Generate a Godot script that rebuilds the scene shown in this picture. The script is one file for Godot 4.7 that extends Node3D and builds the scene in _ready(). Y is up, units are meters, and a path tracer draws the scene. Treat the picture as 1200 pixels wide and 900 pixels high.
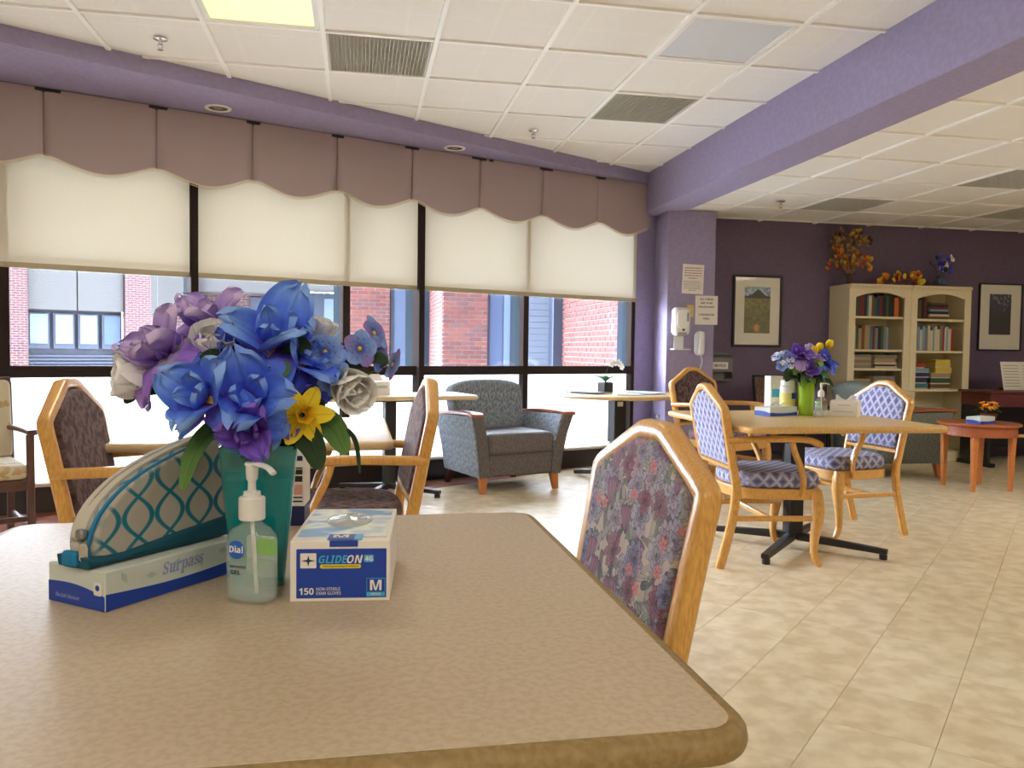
extends Node3D
# A day room with purple walls, an angled window wall, dining tables and armchairs.
# Units metres, y up. The ceiling grid runs along x and z; the window wall stands at 22.3 degrees to it.

class MB:
	# collects triangles, counter-clockwise seen from outside
	var v := PackedVector3Array()
	var uv := PackedVector2Array()
	var st := 0
	func tri(a: Vector3, b: Vector3, c: Vector3, ua := Vector2.ZERO, ub := Vector2.ZERO, uc := Vector2.ZERO) -> void:
		v.push_back(a); v.push_back(b); v.push_back(c)
		uv.push_back(ua); uv.push_back(ub); uv.push_back(uc)
	func quad(a: Vector3, b: Vector3, c: Vector3, d: Vector3, ua := Vector2(0, 1), ub := Vector2(1, 1), uc := Vector2(1, 0), ud := Vector2(0, 0)) -> void:
		tri(a, b, c, ua, ub, uc)
		tri(a, c, d, ua, uc, ud)
	func fix() -> void:
		var vol := 0.0
		var o := v[st] if st < v.size() else Vector3.ZERO
		for i in range(st, v.size(), 3):
			vol += (v[i] - o).dot((v[i + 1] - o).cross(v[i + 2] - o))
		if vol < 0.0:
			for i in range(st, v.size(), 3):
				var t := v[i + 1]; v[i + 1] = v[i + 2]; v[i + 2] = t
				var q := uv[i + 1]; uv[i + 1] = uv[i + 2]; uv[i + 2] = q
		st = v.size()
	func box(c: Vector3, s: Vector3, b := 0.0, bas := Basis()) -> MB:
		var h := s * 0.5
		b = minf(b, minf(h.x, minf(h.y, h.z)) * 0.9)
		var P := func(sg: Array, k: int) -> Vector3:
			var p := Vector3()
			for j in 3:
				p[j] = sg[j] * (h[j] if j == k else h[j] - b)
			return c + bas * p
		var put := func(pts: Array) -> void:
			var m := Vector3()
			for p in pts: m += p
			m /= pts.size()
			var n: Vector3 = (pts[1] - pts[0]).cross(pts[2] - pts[0])
			if n.dot(m - c) < 0.0: pts.reverse()
			if pts.size() == 4: quad(pts[0], pts[1], pts[2], pts[3])
			else: tri(pts[0], pts[1], pts[2])
		for k in 3:
			var i := (k + 1) % 3
			var j := (k + 2) % 3
			for sk in [-1, 1]:
				var f := []
				for q in [[-1, -1], [1, -1], [1, 1], [-1, 1]]:
					var sg := [0, 0, 0]
					sg[k] = sk; sg[i] = q[0]; sg[j] = q[1]
					f.append(P.call(sg, k))
				put.call(f)
			if b > 0.0:
				for si in [-1, 1]:
					for sj in [-1, 1]:
						var lo := [0, 0, 0]
						lo[i] = si; lo[j] = sj; lo[k] = -1
						var hi := lo.duplicate(); hi[k] = 1
						put.call([P.call(lo, i), P.call(hi, i), P.call(hi, j), P.call(lo, j)])
		if b > 0.0:
			for sx in [-1, 1]:
				for sy in [-1, 1]:
					for sz in [-1, 1]:
						var sg := [sx, sy, sz]
						put.call([P.call(sg, 0), P.call(sg, 1), P.call(sg, 2)])
		st = v.size()
		return self
	func loft(rings: Array, caps := true, shut := false) -> MB:
		st = v.size()
		var n: int = rings[0].size()
		var m := rings.size()
		for i in (m if shut else m - 1):
			var A: PackedVector3Array = rings[i]
			var B: PackedVector3Array = rings[(i + 1) % m]
			for j in n:
				var k := (j + 1) % n
				quad(A[j], A[k], B[k], B[j], Vector2(float(j) / n, float(i) / (m - 1)), Vector2(float(j + 1) / n, float(i) / (m - 1)), Vector2(float(j + 1) / n, float(i + 1) / (m - 1)), Vector2(float(j) / n, float(i + 1) / (m - 1)))
		if caps and not shut:
			for e in 2:
				var R: PackedVector3Array = rings[0] if e == 0 else rings[m - 1]
				var c := Vector3()
				for p in R: c += p
				c /= n
				for j in n:
					var k := (j + 1) % n
					if e == 0: tri(c, R[k], R[j])
					else: tri(c, R[j], R[k])
		fix()
		return self
	func tube(path: Array, rad, sides := 8, up := Vector3.UP, pw := 2.0, shut := false) -> MB:
		var rings := []
		var m := path.size()
		var last_side := Vector3.ZERO
		for i in m:
			var a: Vector3 = path[(i - 1 + m) % m] if shut else path[maxi(i - 1, 0)]
			var b: Vector3 = path[(i + 1) % m] if shut else path[mini(i + 1, m - 1)]
			var t := (b - a).normalized()
			var side := t.cross(up)
			if side.length() < 0.05:
				side = last_side if last_side != Vector3.ZERO else t.cross(Vector3.RIGHT if absf(t.x) < 0.9 else Vector3.BACK)
			side = (side - t * side.dot(t)).normalized()
			last_side = side
			var nr := side.cross(t).normalized()
			var r: Vector2 = rad[i] if rad is Array else rad
			var R := PackedVector3Array()
			for j in sides:
				var an := TAU * (j + 0.5) / sides
				var cx := cos(an)
				var cy := sin(an)
				R.push_back(path[i] + side * (signf(cx) * pow(absf(cx), 2.0 / pw) * r.x) + nr * (signf(cy) * pow(absf(cy), 2.0 / pw) * r.y))
			rings.append(R)
		return loft(rings, true, shut)
	func lathe(prof: Array, seg := 20, c := Vector3.ZERO, bas := Basis()) -> MB:
		st = v.size()
		for i in prof.size() - 1:
			var p: Vector2 = prof[i]
			var q: Vector2 = prof[i + 1]
			for j in seg:
				var a0 := TAU * j / seg
				var a1 := TAU * (j + 1) / seg
				var A := c + bas * Vector3(cos(a0) * p.x, p.y, sin(a0) * p.x)
				var B := c + bas * Vector3(cos(a1) * p.x, p.y, sin(a1) * p.x)
				var C := c + bas * Vector3(cos(a1) * q.x, q.y, sin(a1) * q.x)
				var D := c + bas * Vector3(cos(a0) * q.x, q.y, sin(a0) * q.x)
				var u0 := float(j) / seg
				var u1 := float(j + 1) / seg
				var v0 := 1.0 - float(i) / (prof.size() - 1)
				var v1 := 1.0 - float(i + 1) / (prof.size() - 1)
				if p.x > 1e-6: tri(A, B, C, Vector2(u0, v0), Vector2(u1, v0), Vector2(u1, v1))
				if q.x > 1e-6: tri(A, C, D, Vector2(u0, v0), Vector2(u1, v1), Vector2(u0, v1))
		fix()
		return self
	func ball(c: Vector3, r: Vector3, nu := 10, nv := 7) -> MB:
		var pr := []
		for i in nv + 1:
			var a := PI * i / nv
			pr.append(Vector2(sin(a) if i > 0 and i < nv else 0.0, -cos(a)))
		return lathe(pr, nu, c, Basis.from_scale(r))
	static func inset(poly: PackedVector2Array, d: float) -> PackedVector2Array:
		var n := poly.size()
		var area := 0.0
		for i in n: area += poly[i].cross(poly[(i + 1) % n])
		var sg := 1.0 if area > 0.0 else -1.0
		var out := PackedVector2Array()
		for i in n:
			var e0 := (poly[i] - poly[(i - 1 + n) % n]).normalized()
			var e1 := (poly[(i + 1) % n] - poly[i]).normalized()
			var n0 := Vector2(-e0.y, e0.x) * sg
			var n1 := Vector2(-e1.y, e1.x) * sg
			var m := (n0 + n1)
			m = m / maxf(m.length_squared() * 0.5, 0.3)
			out.push_back(poly[i] + m * d)
		return out
	func prism(poly: PackedVector2Array, d: float, bev := 0.0, xf := Transform3D(), steps := 2) -> MB:
		# polygon in xy, pushed along z from 0 to d
		st = v.size()
		var n := poly.size()
		var lay := []   # [inset, z]
		if bev > 0.0:
			for i in steps + 1:
				var a := PI * 0.5 * i / steps
				lay.append([bev * (1.0 - sin(a)), bev * (1.0 - cos(a))])
			for i in steps + 1:
				var a := PI * 0.5 * (steps - i) / steps
				lay.append([bev * (1.0 - sin(a)), d - bev * (1.0 - cos(a))])
		else:
			lay = [[0.0, 0.0], [0.0, d]]
		var rings := []
		for l in lay:
			var R := PackedVector3Array()
			for p in (inset(poly, l[0]) if l[0] > 0.0 else poly): R.push_back(xf * Vector3(p.x, p.y, l[1]))
			rings.append(R)
		for i in rings.size() - 1:
			for j in n:
				var k := (j + 1) % n
				quad(rings[i][j], rings[i][k], rings[i + 1][k], rings[i + 1][j])
		var cap := poly
		var idx := Geometry2D.triangulate_polygon(cap)
		var area := 0.0
		for i in n: area += poly[i].cross(poly[(i + 1) % n])
		var L := rings.size() - 1
		for i in range(0, idx.size(), 3):
			var a := idx[i]
			var b := idx[i + 1]
			var c := idx[i + 2]
			if (cap[b] - cap[a]).cross(cap[c] - cap[a]) * area < 0.0:
				var t := b; b = c; c = t
			tri(rings[0][a], rings[0][c], rings[0][b])
			tri(rings[L][a], rings[L][b], rings[L][c])
		fix()
		return self
	func grid(nu: int, nv: int, f: Callable, flip := false) -> MB:
		for i in nu:
			for j in nv:
				var u0 := float(i) / nu
				var u1 := float(i + 1) / nu
				var w0 := float(j) / nv
				var w1 := float(j + 1) / nv
				var a: Vector3 = f.call(u0, w0)
				var b: Vector3 = f.call(u1, w0)
				var c: Vector3 = f.call(u1, w1)
				var d: Vector3 = f.call(u0, w1)
				if flip: quad(b, a, d, c, Vector2(u1, 1 - w0), Vector2(u0, 1 - w0), Vector2(u0, 1 - w1), Vector2(u1, 1 - w1))
				else: quad(a, b, c, d, Vector2(u0, 1 - w0), Vector2(u1, 1 - w0), Vector2(u1, 1 - w1), Vector2(u0, 1 - w1))
		st = v.size()
		return self
	func mesh(crease := 40.0) -> ArrayMesh:
		var n := v.size()
		var fn := PackedVector3Array(); fn.resize(n / 3)
		var at := {}
		for i in range(0, n, 3):
			fn[i / 3] = (v[i + 1] - v[i]).cross(v[i + 2] - v[i])
			for k in 3:
				var key := Vector3i((v[i + k] * 50000.0).round())
				if at.has(key): at[key].append(i / 3)
				else: at[key] = [i / 3]
		var cc := cos(deg_to_rad(crease))
		var fu := PackedVector3Array(); fu.resize(n / 3)
		for i in n / 3: fu[i] = fn[i].normalized()
		var V := PackedVector3Array(); V.resize(n)
		var N := PackedVector3Array(); N.resize(n)
		var U := PackedVector2Array(); U.resize(n)
		for i in range(0, n, 3):
			var f := fu[i / 3]
			var order := [0, 2, 1]
			for k in 3:
				var s: int = i + order[k]
				var sum := Vector3()
				for q in at[Vector3i((v[s] * 50000.0).round())]:
					if fu[q].dot(f) > cc: sum += fn[q]
				sum = sum.normalized()
				V[i + k] = v[s]
				N[i + k] = sum if sum != Vector3.ZERO else (f if f != Vector3.ZERO else Vector3.UP)
				U[i + k] = uv[s]
		var ar := []; ar.resize(Mesh.ARRAY_MAX)
		ar[Mesh.ARRAY_VERTEX] = V
		ar[Mesh.ARRAY_NORMAL] = N
		ar[Mesh.ARRAY_TEX_UV] = U
		var am := ArrayMesh.new()
		am.add_surface_from_arrays(Mesh.PRIMITIVE_TRIANGLES, ar)
		return am

var rng := RandomNumberGenerator.new()
var M := {}
var taken := {}

func numbered(called: String) -> String:
	if not taken.has(called):
		taken[called] = 0
		return called
	taken[called] += 1
	return "%s_%03d" % [called, taken[called]]

func thing(called: String, label: String, category: String, at := Vector3.ZERO, turn := 0.0, group := "") -> Node3D:
	var o := Node3D.new()
	o.name = numbered(called)
	add_child(o)
	o.position = at
	o.rotation_degrees.y = turn
	tag(o, label, category, group)
	return o

func tag(o: Node, label: String, category: String, group := "") -> Node:
	if label: o.set_meta("label", label)
	if category: o.set_meta("category", category)
	if group: o.set_meta("group", group)
	return o

func shell(called: String, at := Vector3.ZERO, turn := 0.0) -> Node3D:
	var o := Node3D.new()
	o.name = numbered(called)
	add_child(o)
	o.position = at
	o.rotation_degrees.y = turn
	o.set_meta("kind", "structure")
	return o

func put(called: String, m, material: Material, parent: Node, crease := 40.0) -> MeshInstance3D:
	var o := MeshInstance3D.new()
	o.mesh = m.mesh(crease) if m is MB else m
	o.material_override = material
	o.name = numbered(called) if parent == self else called
	parent.add_child(o, true)
	return o

func wallpiece(called: String, m, material: Material) -> MeshInstance3D:
	var o := put(called, m, material, self)
	o.set_meta("kind", "structure")
	return o

func rect(w: float, h: float, r: float, n := 4) -> PackedVector2Array:
	var out := PackedVector2Array()
	r = minf(r, minf(w, h) * 0.499)
	var cs := [Vector2(w / 2 - r, h / 2 - r), Vector2(-w / 2 + r, h / 2 - r), Vector2(-w / 2 + r, -h / 2 + r), Vector2(w / 2 - r, -h / 2 + r)]
	for k in 4:
		for i in n + 1:
			var a := PI * 0.5 * (k + float(i) / n)
			out.push_back(cs[k] + Vector2(cos(a), sin(a)) * r)
	return out

func smooth(pts: Array, rounds := 2, shut := false) -> Array:
	for r in rounds:
		var out := []
		var n := pts.size()
		if not shut: out.append(pts[0])
		for i in (n if shut else n - 1):
			var a = pts[i]
			var b = pts[(i + 1) % n]
			out.append(a.lerp(b, 0.25)); out.append(a.lerp(b, 0.75))
		if not shut: out.append(pts[n - 1])
		pts = out
	return pts

func rgb(r: float, g: float, b: float, a := 1.0) -> Color:
	return Color(r / 255.0, g / 255.0, b / 255.0, a)

func mat(key: String, col: Color, rough := 0.6, o := {}) -> StandardMaterial3D:
	var m := StandardMaterial3D.new()
	m.resource_name = key
	m.albedo_color = col
	m.roughness = rough
	if o.has("metal"): m.metallic = o.metal
	if o.has("spec"): m.metallic_specular = o.spec
	if o.has("tex"):
		m.albedo_texture = o.tex
	if o.has("tri"):
		m.uv1_triplanar = true
		m.uv1_world_triplanar = o.get("world", false)
		m.uv1_scale = o.tri
	elif o.has("scale"): m.uv1_scale = o.scale
	if o.has("bump"):
		m.heightmap_enabled = true
		m.heightmap_texture = o.bump
		m.heightmap_scale = o.get("bump_cm", 0.1)
	if o.has("bl"):
		m.backlight_enabled = true
		m.backlight = o.bl
	if o.has("alpha"):
		m.transparency = BaseMaterial3D.TRANSPARENCY_ALPHA
		m.albedo_color.a = o.alpha
	if o.has("coat"):
		m.clearcoat_enabled = true
		m.clearcoat = o.coat
		m.clearcoat_roughness = o.get("coat_rough", 0.15)
	if o.has("rim"):
		m.rim_enabled = true
		m.rim = o.rim
		m.rim_tint = 0.6
	if o.has("glow"):
		m.emission_enabled = true
		m.emission = o.glow
		m.emission_energy_multiplier = o.get("glow_e", 1.0)
	M[key] = m
	return m

func noise_tex(freq: float, cols: Array, offs: Array, sd := 1, size := 256, oct := 4, kind := FastNoiseLite.TYPE_SIMPLEX_SMOOTH) -> NoiseTexture2D:
	var n := FastNoiseLite.new()
	n.seed = sd
	n.noise_type = kind
	n.frequency = freq
	n.fractal_octaves = oct
	var g := Gradient.new()
	g.offsets = PackedFloat32Array(offs)
	g.colors = PackedColorArray(cols)
	var t := NoiseTexture2D.new()
	t.width = size; t.height = size
	t.seamless = true
	t.noise = n
	t.color_ramp = g
	return t

func words(s: String, w: float, h: float, material: Material, parent: Node, xf: Transform3D, bold := true, italic := false, serif := false) -> MeshInstance3D:
	var f := SystemFont.new()
	f.font_names = PackedStringArray(["Droid Serif" if serif else "Droid Sans"])
	f.font_weight = 700 if bold else 400
	f.font_italic = italic
	var t := TextMesh.new()
	t.text = s
	t.font = f
	t.font_size = 32
	t.pixel_size = 0.01
	t.depth = 0.02
	t.curve_step = 2.0
	var bb := t.get_aabb()
	var o := MeshInstance3D.new()
	o.mesh = t
	o.material_override = material
	o.name = "lettering"
	var sx := w / maxf(bb.size.x, 0.001)
	var sy := h / maxf(bb.size.y, 0.001) if h > 0.0 else sx
	if w <= 0.0: sx = sy
	var shear := Basis(Vector3(1, 0, 0), Vector3(0.22 if italic else 0.0, 1, 0), Vector3(0, 0, 1))
	o.transform = xf * Transform3D(shear * Basis.from_scale(Vector3(sx, sy, 0.02)), Vector3.ZERO) * Transform3D(Basis(), -bb.get_center())
	parent.add_child(o, true)
	return o

func _ready() -> void:
	rng.seed = 20240
	# ---- camera
	var cam := Camera3D.new()
	cam.name = "camera"
	cam.fov = rad_to_deg(2.0 * atan(450.0 / 965.0))
	cam.near = 0.02
	cam.far = 200.0
	add_child(cam)
	var b := Basis(Vector3.UP, deg_to_rad(-10.67)) * Basis(Vector3.RIGHT, deg_to_rad(-2.41)) * Basis(Vector3.BACK, deg_to_rad(0.757))
	cam.transform = Transform3D(b, Vector3(0, 1.1, 0))
	cam.current = true
	# ---- sky and exposure
	var env := Environment.new()
	var sm := ProceduralSkyMaterial.new()
	sm.sky_top_color = Color(0.86, 0.92, 1.0)
	sm.sky_horizon_color = Color(0.96, 0.97, 1.0)
	sm.ground_bottom_color = Color(0.55, 0.55, 0.55)
	sm.ground_horizon_color = Color(0.75, 0.76, 0.78)
	sm.sky_energy_multiplier = 4.8
	sm.ground_energy_multiplier = 1.5
	var sky := Sky.new()
	sky.sky_material = sm
	env.background_mode = Environment.BG_SKY
	env.sky = sky
	env.tonemap_mode = Environment.TONE_MAPPER_LINEAR
	env.tonemap_exposure = 1.38
	env.sdfgi_enabled = true
	env.ssao_enabled = true
	env.ssil_enabled = true
	var we := WorldEnvironment.new()
	we.name = "environment"
	we.environment = env
	add_child(we)
	materials()
	room()
	window_wall()
	outside()
	ceilings()
	floor_tiles()
	furniture()
	on_walls()
	shelves()
	on_tables()
	small_things()

const WOOD_TRI := Vector3(14, 3.2, 14)

func materials() -> void:
	mat("purple", rgb(158, 149, 184), 0.75, {"tex": noise_tex(0.08, [rgb(246, 244, 248), Color.WHITE], [0.3, 0.7], 3, 128), "tri": Vector3(2, 2, 2), "world": true})
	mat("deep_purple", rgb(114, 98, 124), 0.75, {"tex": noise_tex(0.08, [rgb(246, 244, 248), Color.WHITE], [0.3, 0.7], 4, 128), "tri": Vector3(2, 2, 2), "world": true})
	mat("cream_wall", rgb(205, 196, 182), 0.8)
	mat("dark_base", rgb(48, 40, 40), 0.55)
	mat("bronze", rgb(52, 44, 42), 0.85, {"spec": 0.15})
	mat("aluminium", rgb(40, 50, 58), 0.95, {"spec": 0.1})
	mat("sill", rgb(196, 186, 170), 0.5)
	mat("pane", rgb(30, 36, 44), 0.02, {"alpha": 0.12})
	mat("transom", rgb(40, 46, 56), 0.02, {"alpha": 0.12})
	mat("frosted", rgb(250, 250, 250), 0.6, {"bl": Color(1, 1, 1)})
	mat("shade_cloth", rgb(224, 218, 204), 0.9, {"bl": Color(0.42, 0.415, 0.395), "tex": noise_tex(0.5, [rgb(244, 242, 238), Color.WHITE], [0.3, 0.7], 8, 128, 2), "tri": Vector3(3, 3, 3)})
	mat("hem", rgb(178, 166, 138), 0.8)
	mat("valance", rgb(186, 169, 169), 0.95, {"rim": 0.3, "tex": noise_tex(0.35, [rgb(228, 222, 222), Color.WHITE], [0.3, 0.7], 9, 256, 3), "tri": Vector3(6, 2, 6), "bump": noise_tex(0.45, [Color.BLACK, Color.WHITE], [0.2, 0.8], 19, 256, 2), "bump_cm": 0.04})
	mat("cord_trim", rgb(214, 200, 176), 0.8)
	var speck := noise_tex(0.42, [rgb(206, 200, 192), rgb(246, 243, 239), Color(1, 1, 1)], [0.24, 0.38, 0.55], 5, 512, 3)
	mat("tile", rgb(248, 247, 245), 0.9, {"tex": speck, "tri": Vector3(2.2, 2.2, 2.2), "world": true, "bump": speck, "bump_cm": 0.12})
	mat("tbar", rgb(252, 252, 250), 0.45)
	mat("grille", rgb(196, 194, 184), 0.5)
	mat("duct", rgb(40, 40, 38), 0.8)
	mat("lens_lit", rgb(170, 165, 140), 0.5, {"glow": rgb(255, 248, 172), "glow_e": 0.72})
	mat("lens_off", rgb(228, 233, 242), 0.25, {"coat": 0.5})
	mat("white_metal", rgb(235, 235, 232), 0.35)
	mat("chrome", rgb(210, 210, 210), 0.18, {"metal": 1.0})
	mat("can_inner", rgb(120, 116, 108), 0.25, {"metal": 0.8})
	# floor
	for k in 3:
		mat("vinyl_%d" % k, [rgb(226, 212, 183), rgb(223, 208, 178), rgb(229, 216, 188)][k], 0.32, {"tex": noise_tex(0.02, [rgb(232, 226, 215), rgb(245, 241, 235), Color.WHITE], [0.25, 0.5, 0.75], 31 + k, 512, 4), "tri": Vector3(0.7, 0.7, 0.7), "world": true})
	mat("screed", rgb(120, 106, 86), 0.8)
	mat("plank", rgb(150, 96, 74), 0.35, {"tex": noise_tex(0.03, [rgb(190, 160, 150), Color.WHITE], [0.3, 0.7], 12, 256), "tri": Vector3(1, 1, 6), "world": true})
	# woods
	var grain := noise_tex(0.03, [rgb(234, 222, 204), rgb(246, 241, 232), Color.WHITE], [0.28, 0.5, 0.75], 21, 256, 3)
	mat("oak", rgb(222, 170, 90), 0.34, {"tex": grain, "tri": WOOD_TRI, "coat": 0.5, "coat_rough": 0.2})
	mat("oak_light", rgb(222, 182, 116), 0.4, {"tex": grain, "tri": WOOD_TRI})
	mat("cherry", rgb(168, 92, 54), 0.35, {"tex": grain, "tri": WOOD_TRI, "coat": 0.4})
	mat("tan_leg", rgb(196, 122, 62), 0.4, {"tex": grain, "tri": WOOD_TRI})
	mat("dark_wood", rgb(78, 46, 42), 0.4, {"tex": grain, "tri": WOOD_TRI, "coat": 0.3})
	mat("piano_wood", rgb(104, 48, 44), 0.3, {"tex": grain, "tri": Vector3(3, 14, 14), "coat": 0.4})
	mat("black_wood", rgb(30, 28, 28), 0.4)
	# laminates
	mat("laminate", rgb(194, 176, 152), 0.37, {"spec": 0.4, "tex": noise_tex(0.06, [rgb(240, 235, 228), rgb(249, 247, 244), Color.WHITE], [0.25, 0.5, 0.75], 41, 512, 5), "tri": Vector3(2.4, 2.4, 2.4), "world": true})
	mat("band", rgb(150, 126, 82), 0.5, {"tex": noise_tex(0.1, [rgb(226, 218, 204), Color.WHITE], [0.3, 0.7], 42, 128), "tri": Vector3(6, 6, 6)})
	mat("band_pale", rgb(212, 188, 146), 0.45)
	mat("table_wood", rgb(228, 200, 150), 0.34, {"tex": grain, "tri": Vector3(2.5, 14, 14)})
	mat("black_metal", rgb(26, 25, 27), 0.4)
	mat("grey_metal", rgb(150, 152, 154), 0.35, {"metal": 0.7})
	# cloth
	mat("diamond_cloth", Color.WHITE, 0.9, {"tex": diamond_picture(), "tri": Vector3(15.5, 13.5, 15.5), "rim": 0.2})
	mat("floral_cloth", Color.WHITE, 0.9, {"tex": floral_picture(), "tri": Vector3(2.5, 2.5, 2.5), "rim": 0.2})
	mat("plum_cloth", rgb(120, 100, 102), 0.95, {"tex": noise_tex(0.03, [rgb(130, 112, 120), rgb(200, 186, 184), Color.WHITE, rgb(170, 140, 140)], [0.25, 0.45, 0.65, 0.85], 51, 256, 4), "tri": Vector3(3, 3, 3), "rim": 0.3})
	mat("leaf_cloth", Color.WHITE, 0.95, {"tex": leaf_picture(), "tri": Vector3(3.2, 3.2, 3.2)})
	mat("slate_cloth", rgb(164, 171, 180), 0.9, {"tex": noise_tex(0.03, [rgb(150, 160, 172), rgb(205, 210, 214), Color.WHITE], [0.3, 0.5, 0.72], 61, 256, 5), "tri": Vector3(7, 3, 7), "rim": 0.3})
	mat("backlit_taupe_vinyl", rgb(104, 98, 98), 0.6, {"tex": noise_tex(0.05, [rgb(222, 216, 214), Color.WHITE], [0.3, 0.7], 62, 128), "tri": Vector3(5, 5, 5)})  # backlit darkness of the slate armchair front and seat put into this colour
	mat("brown_cloth", rgb(112, 88, 72), 0.95, {"tex": noise_tex(0.06, [rgb(190, 176, 168), Color.WHITE], [0.3, 0.7], 63, 128), "tri": Vector3(5, 5, 5)})
	mat("sage_cloth", rgb(128, 134, 128), 0.9, {"tex": noise_tex(0.06, [rgb(210, 208, 204), Color.WHITE], [0.3, 0.7], 64, 128), "tri": Vector3(5, 5, 5)})
	# outside
	mat("far_brick", Color.WHITE, 0.9, {"tex": brick_picture(), "tri": Vector3(1.111, 1.667, 1.111)})
	for k in 8:
		mat("brick_%d" % k, [rgb(98, 50, 44), rgb(84, 44, 42), rgb(106, 58, 50), rgb(88, 54, 54), rgb(76, 33, 25), rgb(66, 29, 23), rgb(84, 38, 29), rgb(70, 33, 29)][k], 0.9)  # wing C tones first, lightened to offset its deeper shade; wing D darker, redder
	mat("mortar", rgb(142, 137, 133), 0.9)
	mat("concrete", rgb(72, 72, 72), 0.9, {"tex": noise_tex(0.2, [rgb(225, 223, 220), Color.WHITE], [0.3, 0.7], 71, 256), "tri": Vector3(2, 2, 2)})
	mat("far_frame", rgb(38, 46, 62), 0.5)
	mat("far_glass", rgb(66, 80, 104), 0.15)
	mat("far_blind", rgb(84, 100, 122), 0.6)
	mat("paving", rgb(190, 188, 184), 0.9)
	mat("siding", rgb(92, 102, 116), 0.7)

func each_pixel(w: int, h: int, f: Callable) -> ImageTexture:
	var im := Image.create(w, h, false, Image.FORMAT_RGB8)
	for y in h:
		for x in w:
			im.set_pixel(x, y, f.call(x, y))
	return ImageTexture.create_from_image(im)

func diamond_picture() -> ImageTexture:
	var n := FastNoiseLite.new()
	n.seed = 5; n.frequency = 0.3
	return each_pixel(96, 96, func(x: int, y: int):
		var u := float(x) / 96
		var v := float(y) / 96
		var w := 0.5 + 0.36 * sin(TAU * v) * 0.0
		var a := absf(fposmod(u + v, 1.0) - 0.5) * 2.0
		var c := absf(fposmod(u - v, 1.0) - 0.5) * 2.0
		var edge := minf(1.0 - a, 1.0 - c) * w * 2.0
		var core := maxf(a, c)
		var col := rgb(116, 118, 164)
		if edge < 0.24: col = rgb(186, 186, 206)
		elif core < 0.44: col = rgb(82, 86, 132)
		return col.lightened(0.06 * n.get_noise_2d(x, y)))

func brick_picture() -> ImageTexture:
	# 4 bricks wide (0.9 m), 8 courses tall (0.6 m), seen from 20 m and more
	var r := RandomNumberGenerator.new()
	r.seed = 8
	var tones := []
	for i in 40: tones.append(rgb(72, 38, 38).lerp(rgb(58, 32, 36), r.randf()))
	return each_pixel(256, 256, func(x: int, y: int):
		var row := int(y / 32)
		var fy := y % 32
		var xx := (x + (32 if row % 2 else 0)) % 256
		var fx := xx % 64
		if fy < 5 or fx < 4: return rgb(118, 112, 112)
		return tones[(row * 4 + xx / 64) % 40])

func blob(im: Image, c: Vector2, rx: float, ry: float, an: float, col: Color, edge: Color, vein := 0.0) -> void:
	var s := im.get_width()
	var R := int(maxf(rx, ry)) + 1
	var ca := cos(an)
	var sa := sin(an)
	for dy in range(-R, R + 1):
		for dx in range(-R, R + 1):
			var u := (dx * ca + dy * sa) / rx
			var v := (-dx * sa + dy * ca) / ry
			var q := u * u + v * v * (1.0 + 0.5 * u)
			if q < 1.0:
				var k := col.lerp(edge, smoothstep(0.45, 1.0, q))
				if vein > 0.0 and absf(v) < 0.09: k = k.lerp(edge, vein)
				im.set_pixel(posmod(int(c.x) + dx, s), posmod(int(c.y) + dy, s), k)

func floral_picture() -> ImageTexture:
	var s := 640
	var im := Image.create(s, s, false, Image.FORMAT_RGB8)
	var r := RandomNumberGenerator.new()
	r.seed = 77
	im.fill(rgb(186, 170, 158))
	var leaf := [[rgb(116, 122, 116), rgb(66, 74, 78)], [rgb(146, 148, 136), rgb(88, 94, 98)], [rgb(92, 94, 96), rgb(48, 52, 60)], [rgb(164, 158, 152), rgb(104, 104, 112)]]
	for i in 240:
		var k: Array = leaf[r.randi() % 4]
		blob(im, Vector2(r.randf() * s, r.randf() * s), r.randf_range(28, 66), r.randf_range(10, 20), r.randf() * TAU, k[0], k[1], 0.8)
	var bloom := [[rgb(156, 150, 172), rgb(98, 96, 122)], [rgb(172, 164, 178), rgb(112, 108, 132)], [rgb(146, 96, 112), rgb(90, 52, 72)], [rgb(172, 160, 170), rgb(110, 100, 120)], [rgb(134, 132, 158), rgb(80, 80, 108)]]
	for i in 40:
		var k: Array = bloom[r.randi() % 5]
		var c := Vector2(r.randf() * s, r.randf() * s)
		var size := r.randf_range(38, 66)
		for ring in 3:
			var n := 9 - ring * 2
			for p in n:
				var a := TAU * p / n + r.randf() * 0.5
				var d := size * (0.78 - ring * 0.3)
				blob(im, c + Vector2(cos(a), sin(a)) * d, size * 0.42, size * 0.26, a + PI / 2 * (r.randf() * 0.4), k[0].lerp(k[1], ring * 0.2), k[1].darkened(ring * 0.12), 0.3)
		blob(im, c, size * 0.16, size * 0.14, 0, k[1].darkened(0.3), k[1])
	for i in 12:   # tulips
		var c := Vector2(r.randf() * s, r.randf() * s)
		var a := r.randf_range(-0.6, 0.6) + PI / 2
		for k in 3:
			blob(im, c + Vector2((k - 1) * 14.0, absf(k - 1) * 3.0), 54, 17, a + (k - 1) * 0.25, rgb(140, 104, 124), rgb(92, 60, 86), 0.4)
	for i in 10:   # small coral blossoms
		var c := Vector2(r.randf() * s, r.randf() * s)
		for p in 5:
			var a := TAU * p / 5
			blob(im, c + Vector2(cos(a), sin(a)) * 14, 13, 9, a, rgb(206, 126, 122), rgb(150, 74, 84))
	return ImageTexture.create_from_image(im)

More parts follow.
